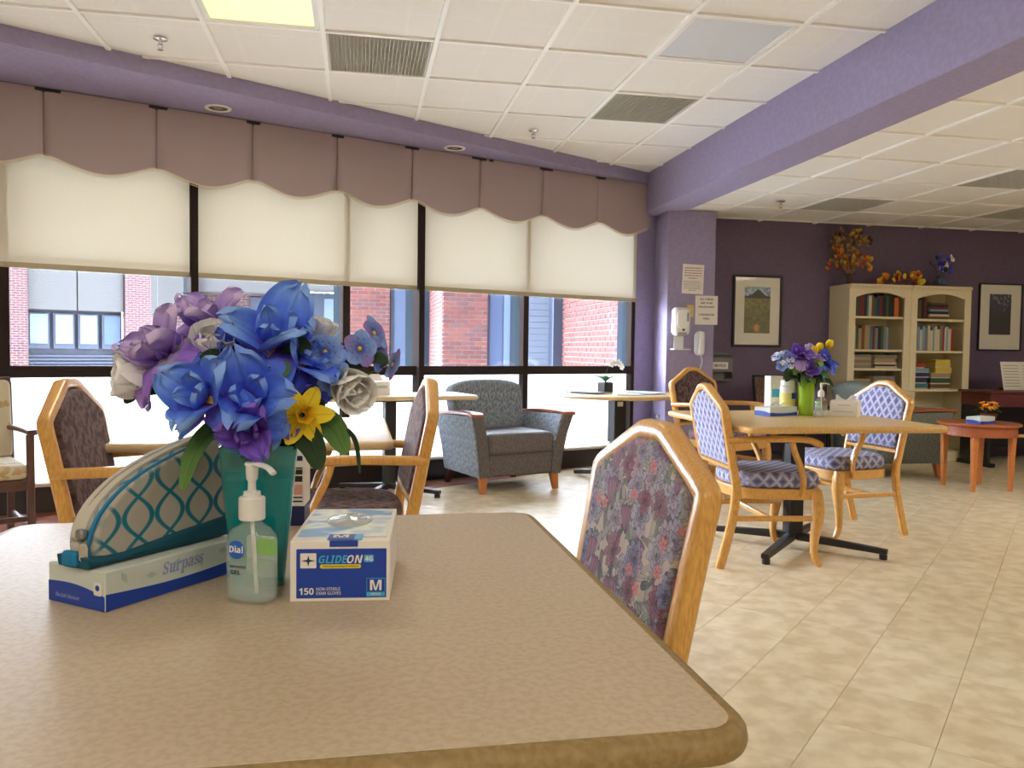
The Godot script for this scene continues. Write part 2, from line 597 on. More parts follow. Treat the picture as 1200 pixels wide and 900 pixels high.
func leaf_picture() -> ImageTexture:
	var s := 256
	var im := Image.create(s, s, false, Image.FORMAT_RGB8)
	var r := RandomNumberGenerator.new()
	r.seed = 4
	im.fill(rgb(196, 184, 160))
	for i in 22:
		var c := Vector2(r.randf() * s, r.randf() * s)
		for k in 3:
			blob(im, c + Vector2(k * 8 - 8, k * 5), 15, 8, r.randf() * TAU, rgb(176, 148, 104), rgb(160, 130, 88))
	return ImageTexture.create_from_image(im)

func room() -> void:
	# walls have thickness; the window wall closes the room at an angle
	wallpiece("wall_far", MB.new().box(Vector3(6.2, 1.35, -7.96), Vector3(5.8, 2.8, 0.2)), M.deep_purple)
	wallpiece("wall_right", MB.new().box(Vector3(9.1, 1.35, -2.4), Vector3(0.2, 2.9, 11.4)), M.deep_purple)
	wallpiece("wall_left", MB.new().box(Vector3(-4.1, 1.35, -1.0), Vector3(0.2, 3.1, 8.4)), M.cream_wall)
	wallpiece("wall_back", MB.new().box(Vector3(2.5, 1.35, 3.1), Vector3(13.4, 3.1, 0.2)), M.cream_wall)
	# soffit in front of the window wall, its edge at thirty degrees
	var sp := PackedVector2Array([Vector2(-4.0, -3.67), Vector2(2.72, -7.548), Vector2(2.72, -7.85), Vector2(-4.0, -5.15)])
	wallpiece("trim_1", MB.new().prism(sp, 0.14, 0.0, Transform3D(Basis(Vector3.RIGHT, Vector3(0, 0, 1), Vector3(0, 1, 0)), Vector3(0, 2.70, 0))), M.purple)
	# dropped beam and the column under its end
	wallpiece("trim_2", MB.new().box(Vector3(2.885, 2.63, -2.42), Vector3(0.33, 0.40, 10.9)), M.purple)
	wallpiece("wall_column", MB.new().box(Vector3(3.13, 1.22, -7.66), Vector3(0.48, 2.44, 0.44), 0.004), M.purple)
	var a := deg_to_rad(22.3)
	var d := Vector3(cos(a), 0, -sin(a))
	var n := Vector3(sin(a), 0, cos(a))
	var p0 := Vector3(1.872, 0, -7.394)
	wallpiece("wall_window_end", MB.new().box(p0 + d * 1.00 + n * -0.10 + Vector3.UP * 1.36, Vector3(0.31, 2.72, 0.24), 0.0, Basis(Vector3.UP, a)), M.purple)
	# unseen block added overhead to cut the sky light on the court outside
	var up := PackedVector2Array([Vector2(-26, 4.1), Vector2(1.87, -7.52), Vector2(2.9, -7.96), Vector2(30, -8.06), Vector2(30, 14), Vector2(-26, 14)])
	wallpiece("wall_added_sky_blocker", MB.new().prism(up, 42.0, 0.0, Transform3D(Basis(Vector3.RIGHT, Vector3(0, 0, 1), Vector3(0, 1, 0)), Vector3(0, 3.08, 0))), M.far_brick)
	# roof slab keeps the sky out above the ceiling tiles
	wallpiece("ceiling_slab", MB.new().box(Vector3(2.5, 3.02, -2.6), Vector3(13.6, 0.1, 11.8)), M.cream_wall)

func window_wall() -> void:
	var w := shell("window_1", Vector3(1.872, 0, -7.394), 22.3)
	var L := -6.9
	var R := 0.87
	var len := R - L
	var mid := (R + L) / 2
	put("wall_base", MB.new().box(Vector3(mid, 0.08, -0.10), Vector3(len, 0.18, 0.24), 0.004), M.dark_base, w)
	put("sill", MB.new().box(Vector3(mid, 0.183, -0.06), Vector3(len, 0.026, 0.24), 0.006), M.sill, w)
	put("head", MB.new().box(Vector3(mid, 2.76, -0.08), Vector3(len, 0.10, 0.24)), M.bronze, w)
	var posts := [[-5.55, 0.07], [-4.41, 0.085], [-3.26, 0.05], [-2.12, 0.06], [-1.49, 0.05], [-0.43, 0.055], [0.83, 0.05]]
	for i in posts.size():
		var s: float = posts[i][0]
		var pw: float = posts[i][1]
		var front := 0.07 if i == 2 or i == 4 else 0.02
		var mu := put("mullion", MB.new().box(Vector3(s, 1.45, (front - 0.06) / 2), Vector3(pw, 2.52, front + 0.06), 0.004), M.bronze, w)
		put("outer_cap", MB.new().box(Vector3(s, 1.45, -0.13), Vector3(pw * 0.9, 2.52, 0.14), 0.003), M.aluminium, mu)
	var edges := [L, -5.55, -4.41, -3.26, -2.12, -1.49, -0.43, 0.83]
	for i in edges.size() - 1:
		var x0: float = edges[i] + 0.015
		var x1: float = edges[i + 1] - 0.015
		var c := (x0 + x1) / 2
		put("rail", MB.new().box(Vector3(c, 0.915, -0.02), Vector3(x1 - x0, 0.075, 0.08), 0.004), M.bronze, w)
		put("vision_pane", MB.new().box(Vector3(c, 1.295, -0.05), Vector3(x1 - x0, 0.69, 0.006)), M.pane, w)
		put("transom_bar", MB.new().box(Vector3(c, 1.655, -0.05), Vector3(x1 - x0, 0.03, 0.05), 0.003), M.bronze, w)
		put("transom_pane", MB.new().box(Vector3(c, 2.19, -0.05), Vector3(x1 - x0, 1.04, 0.006)), M.transom, w)
		put("frosted_pane", MB.new().box(Vector3(c, 0.537, -0.05), Vector3(x1 - x0, 0.68, 0.006)), M.frosted, w)
	# roller shades
	var names := ["outermost, beyond the left picture edge", "leftmost at the picture edge", "wide one left of the first dark post", "just right of the first dark post", "narrow one left of the second dark post", "just right of the second dark post", "rightmost, beside the purple column"]
	var sh := [[-6.30, -5.54], [-5.55, -4.39], [-4.40, -3.285], [-3.235, -2.12], [-2.13, -1.515], [-1.465, -0.405], [-0.415, 0.845]]
	for i in sh.size():
		var x0: float = sh[i][0]
		var x1: float = sh[i][1]
		var t := thing("roller_shade", "cream roller shade half drawn down, " + names[i], "window shade", w.position, 22.3, "roller shades on the window wall")
		var c := (x0 + x1) / 2
		var zz := 0.035 if i % 2 else 0.027
		var mb := MB.new()
		mb.grid(6, 4, func(u, v): return Vector3(x0 + u * (x1 - x0), 1.61 + v * 1.09, zz + 0.001 * sin(u * 9.0) * (1.0 - v)))
		put("cloth", mb, M.shade_cloth, t)
		put("hem_bar", MB.new().box(Vector3(c, 1.593, zz), Vector3(x1 - x0, 0.036, 0.007), 0.004), M.hem, t)
		put("roller", MB.new().tube([Vector3(x0, 2.66, 0.035), Vector3(x1, 2.66, 0.035)], Vector2(0.028, 0.028), 10), M.white_metal, t)
	# pleated valance, scalloped, with a beaded cord
	var t := thing("valance", "mauve scalloped fabric valance with beaded trim hanging above the windows", "valance", w.position, 22.3)
	var seams := [-6.75, -6.1, -5.46, -4.82, -4.175, -3.515, -2.875, -2.245, -1.615, -0.985, -0.345, 0.28, 0.90]
	put("board", MB.new().box(Vector3((seams[0] + seams[12]) / 2, 2.685, 0.08), Vector3(seams[12] - seams[0], 0.02, 0.13)), M.dark_base, t)
	for s in seams:
		put("pleat", MB.new().box(Vector3(s, 2.488, 0.100), Vector3(0.09, 0.405, 0.004)), M.valance, t)
	for i in seams.size() - 1:
		var x0: float = seams[i] + 0.004
		var x1: float = seams[i + 1] - 0.004
		var face := func(u: float, v: float) -> Vector3:
			var bot := 2.285 - 0.088 * pow(sin(PI * clampf(u, 0, 1)), 1.3)
			var y := lerpf(bot, 2.694, v)
			var bulge := 0.012 * sin(PI * u) * (1.0 - v) + 0.006 * sin(u * 11.0 + i) * (1.0 - v)
			var tuck := -0.03 * (smoothstep(0.06, 0.0, u) + smoothstep(0.94, 1.0, u)) * (1.0 - 0.6 * v)
			return Vector3(lerpf(x0, x1, u), y, 0.145 + bulge + tuck)
		var p := put("scallop_panel", MB.new().grid(28, 8, face), M.valance, t, 60.0)
		var cord := []
		var beads := MB.new()
		for k in 33:
			var q: Vector3 = face.call(k / 32.0, 0.0)
			cord.append(q)
			if k < 32:
				for e in 2:
					var z: Vector3 = face.call((k + e * 0.5) / 32.0, 0.0)
					beads.box(z + Vector3(0, -0.014, 0), Vector3(0.006, 0.012, 0.006), 0.002)
		beads.tube(cord, Vector2(0.005, 0.005), 5)
		put("beaded_trim", beads, M.cord_trim, p)

func outside() -> void:
	var g := put("terrace", MB.new().box(Vector3(-3, -0.45, -20), Vector3(60, 0.3, 23)), M.paving, self)
	g.set_meta("kind", "structure")
	# wing A, far left, brick with a spandrel bay
	var A := thing("brick_building", "distant pink brick wing with white spandrel and window strip, seen through left pane", "building", Vector3(-10.2, 0, -28.4), 30.0)
	put("wall", MB.new().box(Vector3(-2.2, 2.0, -0.2), Vector3(4.4, 5.0, 0.4)), M.far_brick, A)
	put("wall", MB.new().box(Vector3(5.4, 2.0, -0.2), Vector3(5.0, 5.0, 0.4)), M.far_brick, A)
	put("spandrel", MB.new().box(Vector3(0.72, 2.86, -0.22), Vector3(1.40, 1.36, 0.2), 0.01), M.concrete, A)
	put("spandrel", MB.new().box(Vector3(2.16, 2.86, -0.22), Vector3(1.40, 1.36, 0.2), 0.01), M.concrete, A)
	for k in 4:
		put("louvre", MB.new().box(Vector3(1.44, 3.6 + k * 0.09, -0.25), Vector3(2.86, 0.05, 0.12), 0.0, Basis()), M.far_frame, A)
		put("louvre", MB.new().box(Vector3(1.44, 0.36 + k * 0.11, -0.25), Vector3(2.86, 0.06, 0.12)), M.far_frame, A)
	put("recess", MB.new().box(Vector3(1.44, 2.0, -0.5), Vector3(2.9, 5.0, 0.1)), M.far_frame, A)
	for k in 4:
		var wx := 0.34 + k * 0.73
		var f := put("window", MB.new().box(Vector3(wx, 1.5, -0.3), Vector3(0.62, 1.16, 0.08), 0.01), M.far_frame, A)
		put("pane", MB.new().box(Vector3(wx, 1.56, -0.25), Vector3(0.50, 0.94, 0.03)), M.far_blind if k < 3 else M.far_glass, f)
	# concrete balcony block
	var W := thing("concrete_block", "white concrete balcony block jutting from the far wing, left of the flowers", "balcony", Vector3(-5.9, 0, -25.5), 12.0)
	put("panel", MB.new().box(Vector3(0.36, 3.4, -0.6), Vector3(0.72, 2.9, 1.2), 0.01), M.concrete, W)
	put("panel", MB.new().box(Vector3(0.92, 3.5, -0.7), Vector3(0.38, 2.9, 1.2), 0.01), M.concrete, W)
	put("window_strip", MB.new().box(Vector3(0.5, 0.9, -1.1), Vector3(0.32, 2.1, 0.1)), M.far_frame, W)
	put("pier", MB.new().box(Vector3(1.0, 0.9, -1.1), Vector3(0.5, 2.1, 0.2)), M.far_brick, W)
	# wing B in the middle, behind the bouquet
	var B := thing("brick_building", "middle brick wing with overhanging concrete bands, seen above the blue bouquet", "building", Vector3(-4.6, 0, -22.0), 0.0)
	put("wall", MB.new().box(Vector3(1.6, 1.6, -0.2), Vector3(3.4, 4.4, 0.4)), M.far_brick, B)
	put("concrete_band", MB.new().box(Vector3(1.65, 3.3, 0.2), Vector3(2.1, 1.75, 0.9), 0.01), M.concrete, B)
	put("concrete_band", MB.new().box(Vector3(0.3, 3.2, 0.35), Vector3(0.9, 2.4, 0.9), 0.01), M.concrete, B)
	put("canopy", MB.new().box(Vector3(4.0, 3.0, 0.2), Vector3(1.9, 0.95, 0.9), 0.01), M.concrete, B)
	put("window", MB.new().box(Vector3(2.2, 1.6, 0.02), Vector3(0.6, 1.5, 0.06), 0.01), M.far_frame, B)
	var wf := put("window", MB.new().box(Vector3(3.95, 1.3, -0.1), Vector3(1.3, 2.4, 0.1), 0.01), M.far_frame, B)
	put("pane", MB.new().box(Vector3(4.0, 1.3, -0.04), Vector3(0.5, 2.1, 0.02)), M.far_blind, wf)
	put("wall", MB.new().box(Vector3(4.7, 1.6, -0.5), Vector3(0.9, 4.4, 0.4)), M.far_brick, B)
	# wing C, aligned with the room, bricks one by one
	var C := thing("brick_building", "near brick wing with tall windows, seen right of the second dark post", "building", Vector3(0, 0, -13.9), 0.0)
	var bm := MB.new().box(Vector3.ZERO, Vector3(0.208, 0.059, 0.03), 0.002).mesh()
	var count := 0
	put("wall", MB.new().box(Vector3(0.2, 1.6, -2.6), Vector3(0.84, 4.4, 0.4)), M.mortar, C)
	put("wall", MB.new().box(Vector3(1.80, 1.6, -1.3), Vector3(0.75, 4.4, 2.58)), M.mortar, C)
	put("wall", MB.new().box(Vector3(2.66, 1.6, -0.3), Vector3(0.10, 4.4, 0.5)), M.far_brick, C)
	count = lay_bricks(C, bm, -0.22, 0.622, 0.66, 28, Vector3(0, 0, -2.40), Basis(), count)
	count = lay_bricks(C, bm, 1.42, 2.18, 0.66, 25, Vector3(0, 0, -0.01), Basis(), count)
	count = lay_bricks(C, bm, -2.55, -0.02, 0.66, 25, Vector3(1.425, 0, 0), Basis(Vector3.UP, -PI / 2), count)
	for q in [[0.96, -2.5, 0.66], [2.40, -0.15, 0.44]]:
		var f := put("window", MB.new().box(Vector3(q[0], 1.6, q[1]), Vector3(q[2], 4.4, 0.12), 0.01), M.far_frame, C)
		put("pane", MB.new().box(Vector3(q[0] - q[2] * 0.12, 1.6, q[1] + 0.05), Vector3(q[2] * 0.5, 4.2, 0.04)), M.far_glass, f)
		put("pane", MB.new().box(Vector3(q[0] + q[2] * 0.3, 1.6, q[1] + 0.05), Vector3(q[2] * 0.26, 4.2, 0.04)), M.far_blind, f)
	put("link_wall", MB.new().box(Vector3(1.3, 1.6, -3.4), Vector3(3.2, 4.4, 0.2)), M.far_frame, C)
	# wing D, running towards the room on the right
	var D := thing("brick_building", "red brick wall running towards the window, seen left of the purple column", "building", Vector3(3.27, 0, -13.0), 0.0)
	put("wall", MB.new().box(Vector3(0.15, 1.6, 2.4), Vector3(0.3, 4.4, 4.8)), M.mortar, D)
	lay_bricks(D, bm, -0.03, 4.75, 0.66, 22, Vector3(-0.01, 0, 0), Basis(Vector3.UP, -PI / 2), 0, 4)
	put("door_frame", MB.new().box(Vector3(-0.10, 1.6, -0.05), Vector3(0.17, 4.4, 0.3), 0.01), M.far_frame, D)
	put("siding_backing", MB.new().box(Vector3(-0.38, 1.6, -0.27), Vector3(0.44, 4.4, 0.06)), M.siding, D)
	for k in 30:
		put("siding_board", MB.new().box(Vector3(-0.38, 0.2 + k * 0.1, -0.2), Vector3(0.44, 0.097, 0.06), 0.004), M.siding, D)

func lay_bricks(o: Node3D, bm: Mesh, x0: float, x1: float, y0: float, rows: int, at: Vector3, bas: Basis, count: int, tone := 0) -> int:
	# rows of single bricks; past 300 on one building the rest is one piece
	var rest := MB.new()
	var r := RandomNumberGenerator.new()
	r.seed = int(x1 * 100) + 7
	for j in rows:
		var x := x0 + 0.1075 - (0.1125 if j % 2 else 0.0)
		while x - 0.1075 < x1 - 0.012:
			var a := maxf(x - 0.1075, x0)
			var c := minf(x + 0.1075, x1)
			if c - a > 0.011:
				var p := at + bas * Vector3((a + c) / 2, y0 + j * 0.075, r.randf() * 0.003)
				if count < 300:
					var q := put("brick", bm, M["brick_%d" % (tone + r.randi() % 4)], o)
					q.transform = Transform3D(bas * Basis.from_scale(Vector3((c - a - 0.007) / 0.208, 1, 1)), p)
					count += 1
				else:
					rest.box(p, Vector3(c - a - 0.007, 0.059, 0.03), 0.0, bas)
			x += 0.225
	if rest.v.size():
		put("brickwork", rest, M["brick_%d" % tone], o).set_meta("kind", "stuff")
	return count

const FLAT := Basis(Vector3(1, 0, 0), Vector3(0, 0, 1), Vector3(0, 1, 0))   # polygon (x, z) laid flat, pushed up

func ceilings() -> void:
	var main := PackedVector2Array([Vector2(-4, 3), Vector2(2.72, 3), Vector2(2.72, -7.548), Vector2(-4, -3.67)])
	var special := {}
	for p in [[-0.505, -4.3], [-0.505, -3.65], [-0.505, 0.8], [-0.505, 1.5], [1.95, 0.8], [1.95, 1.5], [-2.34, 0.8], [-2.34, 1.5], [1.95, -4.3]]: special[cell(p[0], p[1], 0.4225, -4.61, 0.612, 0.645)] = "open"
	for p in [[0.1, -4.9], [1.95, -5.6]]: special[cell(p[0], p[1], 0.4225, -4.61, 0.612, 0.645)] = "open"
	grid_ceiling("ceiling", main, 2.79, 0.4225, -4.61, 0.612, 0.645, special)
	var low := PackedVector2Array([Vector2(3.05, 3), Vector2(9, 3), Vector2(9, -7.86), Vector2(3.05, -7.86)])
	var sp2 := {}
	for p in [[4.3, -6.8], [4.9, -5.5], [6.1, -6.8], [6.75, -2.3], [6.75, -1.65], [5.55, -3.5], [5.55, -3.0]]: sp2[cell(p[0], p[1], 3.41, -4.55, 0.612, 0.645)] = "open"
	grid_ceiling("ceiling_low", low, 2.44, 3.41, -4.55, 0.612, 0.645, sp2)
	# lights
	troffer(Vector3(-0.495, 2.79, -3.965), true, "lit fluorescent ceiling panel glowing pale yellow, above the window table", 1.6)
	troffer(Vector3(-0.495, 2.79, 1.195), true, "lit ceiling panel behind and above the near table", 2.0)
	troffer(Vector3(1.953, 2.79, 1.195), true, "lit ceiling panel behind and to the right of the near table", 2.0)
	troffer(Vector3(-2.33, 2.79, 1.195), true, "lit ceiling panel behind and to the left of the near table", 2.0)
	troffer(Vector3(6.777, 2.44, -1.97), true, "lit ceiling panel in the lower ceiling by the right wall", 4.0)
	troffer(Vector3(5.552, 2.44, -3.26), true, "lit ceiling panel in the lower ceiling right of the dining table", 4.0)
	var t := thing("ceiling_light", "unlit square ceiling panel with grey frosted lens beside the beam", "ceiling light", Vector3(1.952, 2.79, -4.288))
	put("frame", ring(0.588, 0.621, 0.03, 0.012), M.white_metal, t)
	put("diffuser", MB.new().box(Vector3(0, 0.01, 0), Vector3(0.54, 0.008, 0.57), 0.002), M.lens_off, t)
	# return air grilles
	vent(Vector3(0.1165, 2.79, -4.9325), "grey return air grille in the ceiling nearest the lit panel")
	vent(Vector3(1.9525, 2.79, -5.5775), "grey return air grille in the ceiling left of the beam")
	vent(Vector3(4.328, 2.44, -6.8075), "grey air grille in the lower ceiling above the framed landscape")
	vent(Vector3(4.94, 2.44, -5.5175), "brownish air grille in the lower ceiling at the right edge, upper one")
	vent(Vector3(6.164, 2.44, -6.8075), "dark air grille in the lower ceiling above the bookcases")
	# sprinklers
	sprinkler(Vector3(-1.08, 2.79, -4.92), "chrome sprinkler head in the ceiling above the left windows")
	sprinkler(Vector3(1.33, 2.79, -6.30), "chrome sprinkler head in the ceiling right of centre")
	sprinkler(Vector3(3.68, 2.44, -6.79), "small sprinkler head in the lower ceiling near the column")
	# recessed cans in the soffit
	for q in [[Vector3(-0.93, 2.70, -5.90), "recessed round downlight in the soffit above the left shades"], [Vector3(0.756, 2.70, -6.62), "recessed round downlight in the soffit above the right shades"]]:
		var c := thing("downlight", q[1], "downlight", q[0], 0.0, "soffit downlights")
		put("trim_ring", MB.new().lathe([Vector2(0.062, -0.002), Vector2(0.068, -0.008), Vector2(0.085, -0.006), Vector2(0.088, 0.0), Vector2(0.062, 0.0), Vector2(0.062, -0.002)], 28), M.white_metal, c)
		put("reflector", MB.new().lathe([Vector2(0.0, -0.0006), Vector2(0.03, -0.0008), Vector2(0.062, -0.003), Vector2(0.062, -0.0002), Vector2(0.0, -0.0002)], 28), M.can_inner, c)
		put("bulb_ring", MB.new().lathe([Vector2(0.0, -0.004), Vector2(0.025, -0.004), Vector2(0.032, -0.001), Vector2(0.0, -0.001)], 20), M.chrome, c)

func cell(x: float, z: float, x0: float, z0: float, xs: float, zs: float) -> Vector2i:
	return Vector2i(floori((x - x0) / xs), floori((z - z0) / zs))

func ring(w: float, d: float, border: float, h: float) -> MB:
	var m := MB.new()
	m.box(Vector3(0, h / 2, -d / 2 + border / 2), Vector3(w, h, border), 0.002)
	m.box(Vector3(0, h / 2, d / 2 - border / 2), Vector3(w, h, border), 0.002)
	m.box(Vector3(-w / 2 + border / 2, h / 2, 0), Vector3(border, h, d - 2 * border), 0.002)
	m.box(Vector3(w / 2 - border / 2, h / 2, 0), Vector3(border, h, d - 2 * border), 0.002)
	return m

func grid_ceiling(called: String, poly: PackedVector2Array, h: float, x0: float, z0: float, xs: float, zs: float, special: Dictionary) -> void:
	var o := shell(called)
	var lo := Vector2(1e9, 1e9)
	var hi := -lo
	for p in poly:
		lo = lo.min(p); hi = hi.max(p)
	var full := MB.new().prism(rect(xs - 0.022, zs - 0.022, 0.002, 1), 0.014, 0.002, Transform3D(FLAT, Vector3.ZERO), 1).mesh()
	for i in range(floori((lo.x - x0) / xs), ceili((hi.x - x0) / xs)):
		for j in range(floori((lo.y - z0) / zs), ceili((hi.y - z0) / zs)):
			if special.has(Vector2i(i, j)): continue
			var a := Vector2(x0 + i * xs + 0.011, z0 + j * zs + 0.011)
			var c := Vector2(x0 + (i + 1) * xs - 0.011, z0 + (j + 1) * zs - 0.011)
			var r := PackedVector2Array([a, Vector2(c.x, a.y), c, Vector2(a.x, c.y)])
			var cut := Geometry2D.intersect_polygons(r, poly)
			if cut.is_empty(): continue
			var area := 0.0
			for k in cut[0].size(): area += cut[0][k].cross(cut[0][(k + 1) % cut[0].size()]) * 0.5
			if absf(area) < 0.004: continue
			if absf(absf(area) - (c.x - a.x) * (c.y - a.y)) < 0.001:
				put("ceiling_tile", full, M.tile, o).position = Vector3((a.x + c.x) / 2, h + 0.009, (a.y + c.y) / 2)
			else:
				put("ceiling_tile", MB.new().prism(cut[0], 0.014, 0.0, Transform3D(FLAT, Vector3(0, h + 0.009, 0))), M.tile, o)
	for i in range(ceili((lo.x - x0) / xs), floori((hi.x - x0) / xs) + 1):
		bar(o, Vector2(x0 + i * xs, lo.y - 1), Vector2(x0 + i * xs, hi.y + 1), poly, h, 0.026, 0.004)
	for j in range(ceili((lo.y - z0) / zs), floori((hi.y - z0) / zs) + 1):
		bar(o, Vector2(lo.x - 1, z0 + j * zs), Vector2(hi.x + 1, z0 + j * zs), poly, h, 0.024, 0.0025)
	# plenum above the tiles
	put("plenum", MB.new().prism(poly, 0.02, 0.0, Transform3D(FLAT, Vector3(0, h + 0.05, 0))), M.duct, o)

func bar(o: Node3D, a: Vector2, b: Vector2, poly: PackedVector2Array, h: float, w: float, drop: float) -> void:
	for part in Geometry2D.intersect_polyline_with_polygon(PackedVector2Array([a, b]), poly):
		var p: Vector2 = part[0]
		var q: Vector2 = part[part.size() - 1]
		var c := (p + q) / 2
		var along_x := absf(q.x - p.x) > absf(q.y - p.y)
		var s := Vector3((q - p).length() if along_x else w, 0.02 + drop, w if along_x else (q - p).length())
		put("grid_bar", MB.new().box(Vector3(c.x, h - drop + s.y / 2, c.y), s, 0.001), M.tbar, o)

func troffer(at: Vector3, lit: bool, label: String, energy: float) -> void:
	var t := thing("ceiling_light", label, "ceiling light", at, 0.0, "ceiling panel lights")
	put("frame", ring(0.588, 1.27, 0.03, 0.012), M.white_metal, t)
	put("diffuser", MB.new().box(Vector3(0, 0.012, 0), Vector3(0.53, 0.008, 1.21), 0.002), M.lens_lit if lit else M.lens_off, t)
	if lit:
		var l := AreaLight3D.new()
		l.name = "panel_light"
		l.area_size = Vector2(0.52, 1.2)
		l.light_color = Color(1.0, 0.97, 0.90)
		l.light_energy = energy
		l.shadow_enabled = true
		l.area_range = 20.0
		l.rotation_degrees.x = -90
		l.position.y = -0.004
		t.add_child(l)

func vent(at: Vector3, label: String) -> void:
	var t := thing("air_grille", label, "air grille", at, 0.0, "ceiling air grilles")
	put("frame", ring(0.588, 0.621, 0.014, 0.012), M.grille, t)
	put("backing", MB.new().box(Vector3(0, 0.03, 0), Vector3(0.57, 0.006, 0.60)), M.grille, t)
	var m := MB.new()
	for k in 26:
		m.box(Vector3(-0.275 + k * 0.022, 0.010, 0), Vector3(0.003, 0.014, 0.595))
		m.box(Vector3(0, 0.010, -0.292 + k * 0.0233), Vector3(0.56, 0.014, 0.003))
	put("core", m, M.grille, t).set_meta("kind", "stuff")

func sprinkler(at: Vector3, label: String) -> void:
	var t := thing("sprinkler", label, "sprinkler", at, 0.0, "sprinkler heads")
	put("escutcheon", MB.new().lathe([Vector2(0, -0.010), Vector2(0.014, -0.010), Vector2(0.036, -0.003), Vector2(0.038, 0.0), Vector2(0, 0.0)], 20), M.chrome, t)
	put("body", MB.new().lathe([Vector2(0, -0.03), Vector2(0.008, -0.03), Vector2(0.010, -0.008), Vector2(0, -0.008)], 12), M.chrome, t)
	var m := MB.new()
	for s in [-1, 1]:
		m.tube([Vector3(s * 0.008, -0.02, 0), Vector3(s * 0.014, -0.035, 0), Vector3(s * 0.003, -0.055, 0)], Vector2(0.002, 0.003), 6, Vector3.BACK)
	put("yoke", m, M.chrome, t)
	put("deflector", MB.new().lathe([Vector2(0, -0.060), Vector2(0.016, -0.059), Vector2(0.016, -0.056), Vector2(0, -0.055)], 16), M.chrome, t)

func floor_tiles() -> void:
	var o := shell("floor")
	put("slab", MB.new().box(Vector3(2.5, -0.11, -2.4), Vector3(13.4, 0.2, 11.6)), M.screed, o)
	# twelve inch vinyl tiles laid at 45 degrees; x + z = -0.40 + k * 0.4313
	var s := 0.305
	var full := MB.new().prism(rect(s - 0.0012, s - 0.0012, 0.001, 1), 0.010, 0.0008, Transform3D(FLAT, Vector3(0, -0.010, 0)), 1).mesh()
	var e1 := Vector2(1, 1) / sqrt(2.0)
	var e2 := Vector2(1, -1) / sqrt(2.0)
	# clear of the plank strip along the window wall
	var poly := PackedVector2Array([Vector2(-4, 3), Vector2(9, 3), Vector2(9, -7.86), Vector2(3.37, -7.86), Vector2(2.72, -7.86), Vector2(-4.0, -3.33)])
	var off := -0.40 / sqrt(2.0)
	var list := []
	var rest := MB.new()
	for i in range(-40, 40):
		for j in range(-40, 40):
			var c := e1 * (off + (i + 0.5) * s) + e2 * (0.1 + (j + 0.5) * s)
			if c.x < -4.3 or c.x > 9.3 or c.y > 3.3 or c.y < -8.2: continue
			var q := PackedVector2Array()
			for k in [[-1, -1], [1, -1], [1, 1], [-1, 1]]: q.push_back(c + (e1 * k[0] + e2 * k[1]) * (s / 2 - 0.0006))
			var cut := Geometry2D.intersect_polygons(q, poly)
			if cut.is_empty(): continue
			var whole: bool = cut[0].size() == 4 and absf(Geometry2D.intersect_polygons(q, poly)[0][0].distance_to(cut[0][2]) - (s - 0.0012) * sqrt(2.0)) < 0.001
			list.append([c, cut[0], whole, visible_floor(c)])
	list.sort_custom(func(a, b): return a[3] < b[3])
	for n in list.size():
		var it: Array = list[n]
		if n < 300:
			if it[2]:
				var q := put("floor_tile", full, M["vinyl_%d" % rng.randi_range(0, 2)], o)
				q.position = Vector3(it[0].x, 0, it[0].y)
				q.rotation.y = -PI / 4
			else:
				put("floor_tile", MB.new().prism(it[1], 0.010, 0.0, Transform3D(FLAT, Vector3(0, -0.010, 0))), M["vinyl_%d" % rng.randi_range(0, 2)], o)
		else:
			rest.prism(it[1], 0.010, 0.0, Transform3D(FLAT, Vector3(0, -0.010, 0)))
	put("floor_tiling", rest, M.vinyl_0, o).set_meta("kind", "stuff")
	# planks along the window wall
	var a := deg_to_rad(22.3)
	var strip := PackedVector2Array([Vector2(-4.0, -3.33), Vector2(2.72, -7.86), Vector2(2.4, -7.9), Vector2(-4.0, -5.2)])
	var d := Vector2(cos(a), -sin(a))
	var nn := Vector2(sin(a), cos(a))
	var p0 := Vector2(1.872, -7.394)
	for r in 13:
		for k in 7:
			var u0 := -6.9 + k * 1.2 - (0.5 if r % 2 else 0.0)
			var q := PackedVector2Array()
			for w in [[0.001, 0.001], [1.199, 0.001], [1.199, 0.119], [0.001, 0.119]]: q.push_back(p0 + d * (u0 + w[0]) + nn * (r * 0.12 - 0.05 + w[1]))
			var cut := Geometry2D.intersect_polygons(q, strip)
			if cut.is_empty() or cut[0].size() < 3: continue
			put("floor_plank", MB.new().prism(cut[0], 0.010, 0.0, Transform3D(FLAT, Vector3(0, -0.010, 0))), M.plank, o)

func visible_floor(c: Vector2) -> float:
	# distance, with tiles that stand outside the camera's view pushed to the end
	var an := rad_to_deg(atan2(c.x, -c.y)) - 10.67
	var seen := c.y < -1.1 and absf(an) < 33.0 and (c.x > 0.3 or c.y < -5.0)
	return c.length() + (0.0 if seen else 100.0)

# ---------------------------------------------------------------- furniture

func on_back(x: float, t: float, z := 0.0) -> Vector3:
	# the reclined plane of a chair back: x across, t along the slope from seat height
	return Vector3(x, 0.44 + t * cos(deg_to_rad(11)) - z * sin(deg_to_rad(11)), 0.212 + t * sin(deg_to_rad(11)) + z * cos(deg_to_rad(11)))

var chair_parts := {}

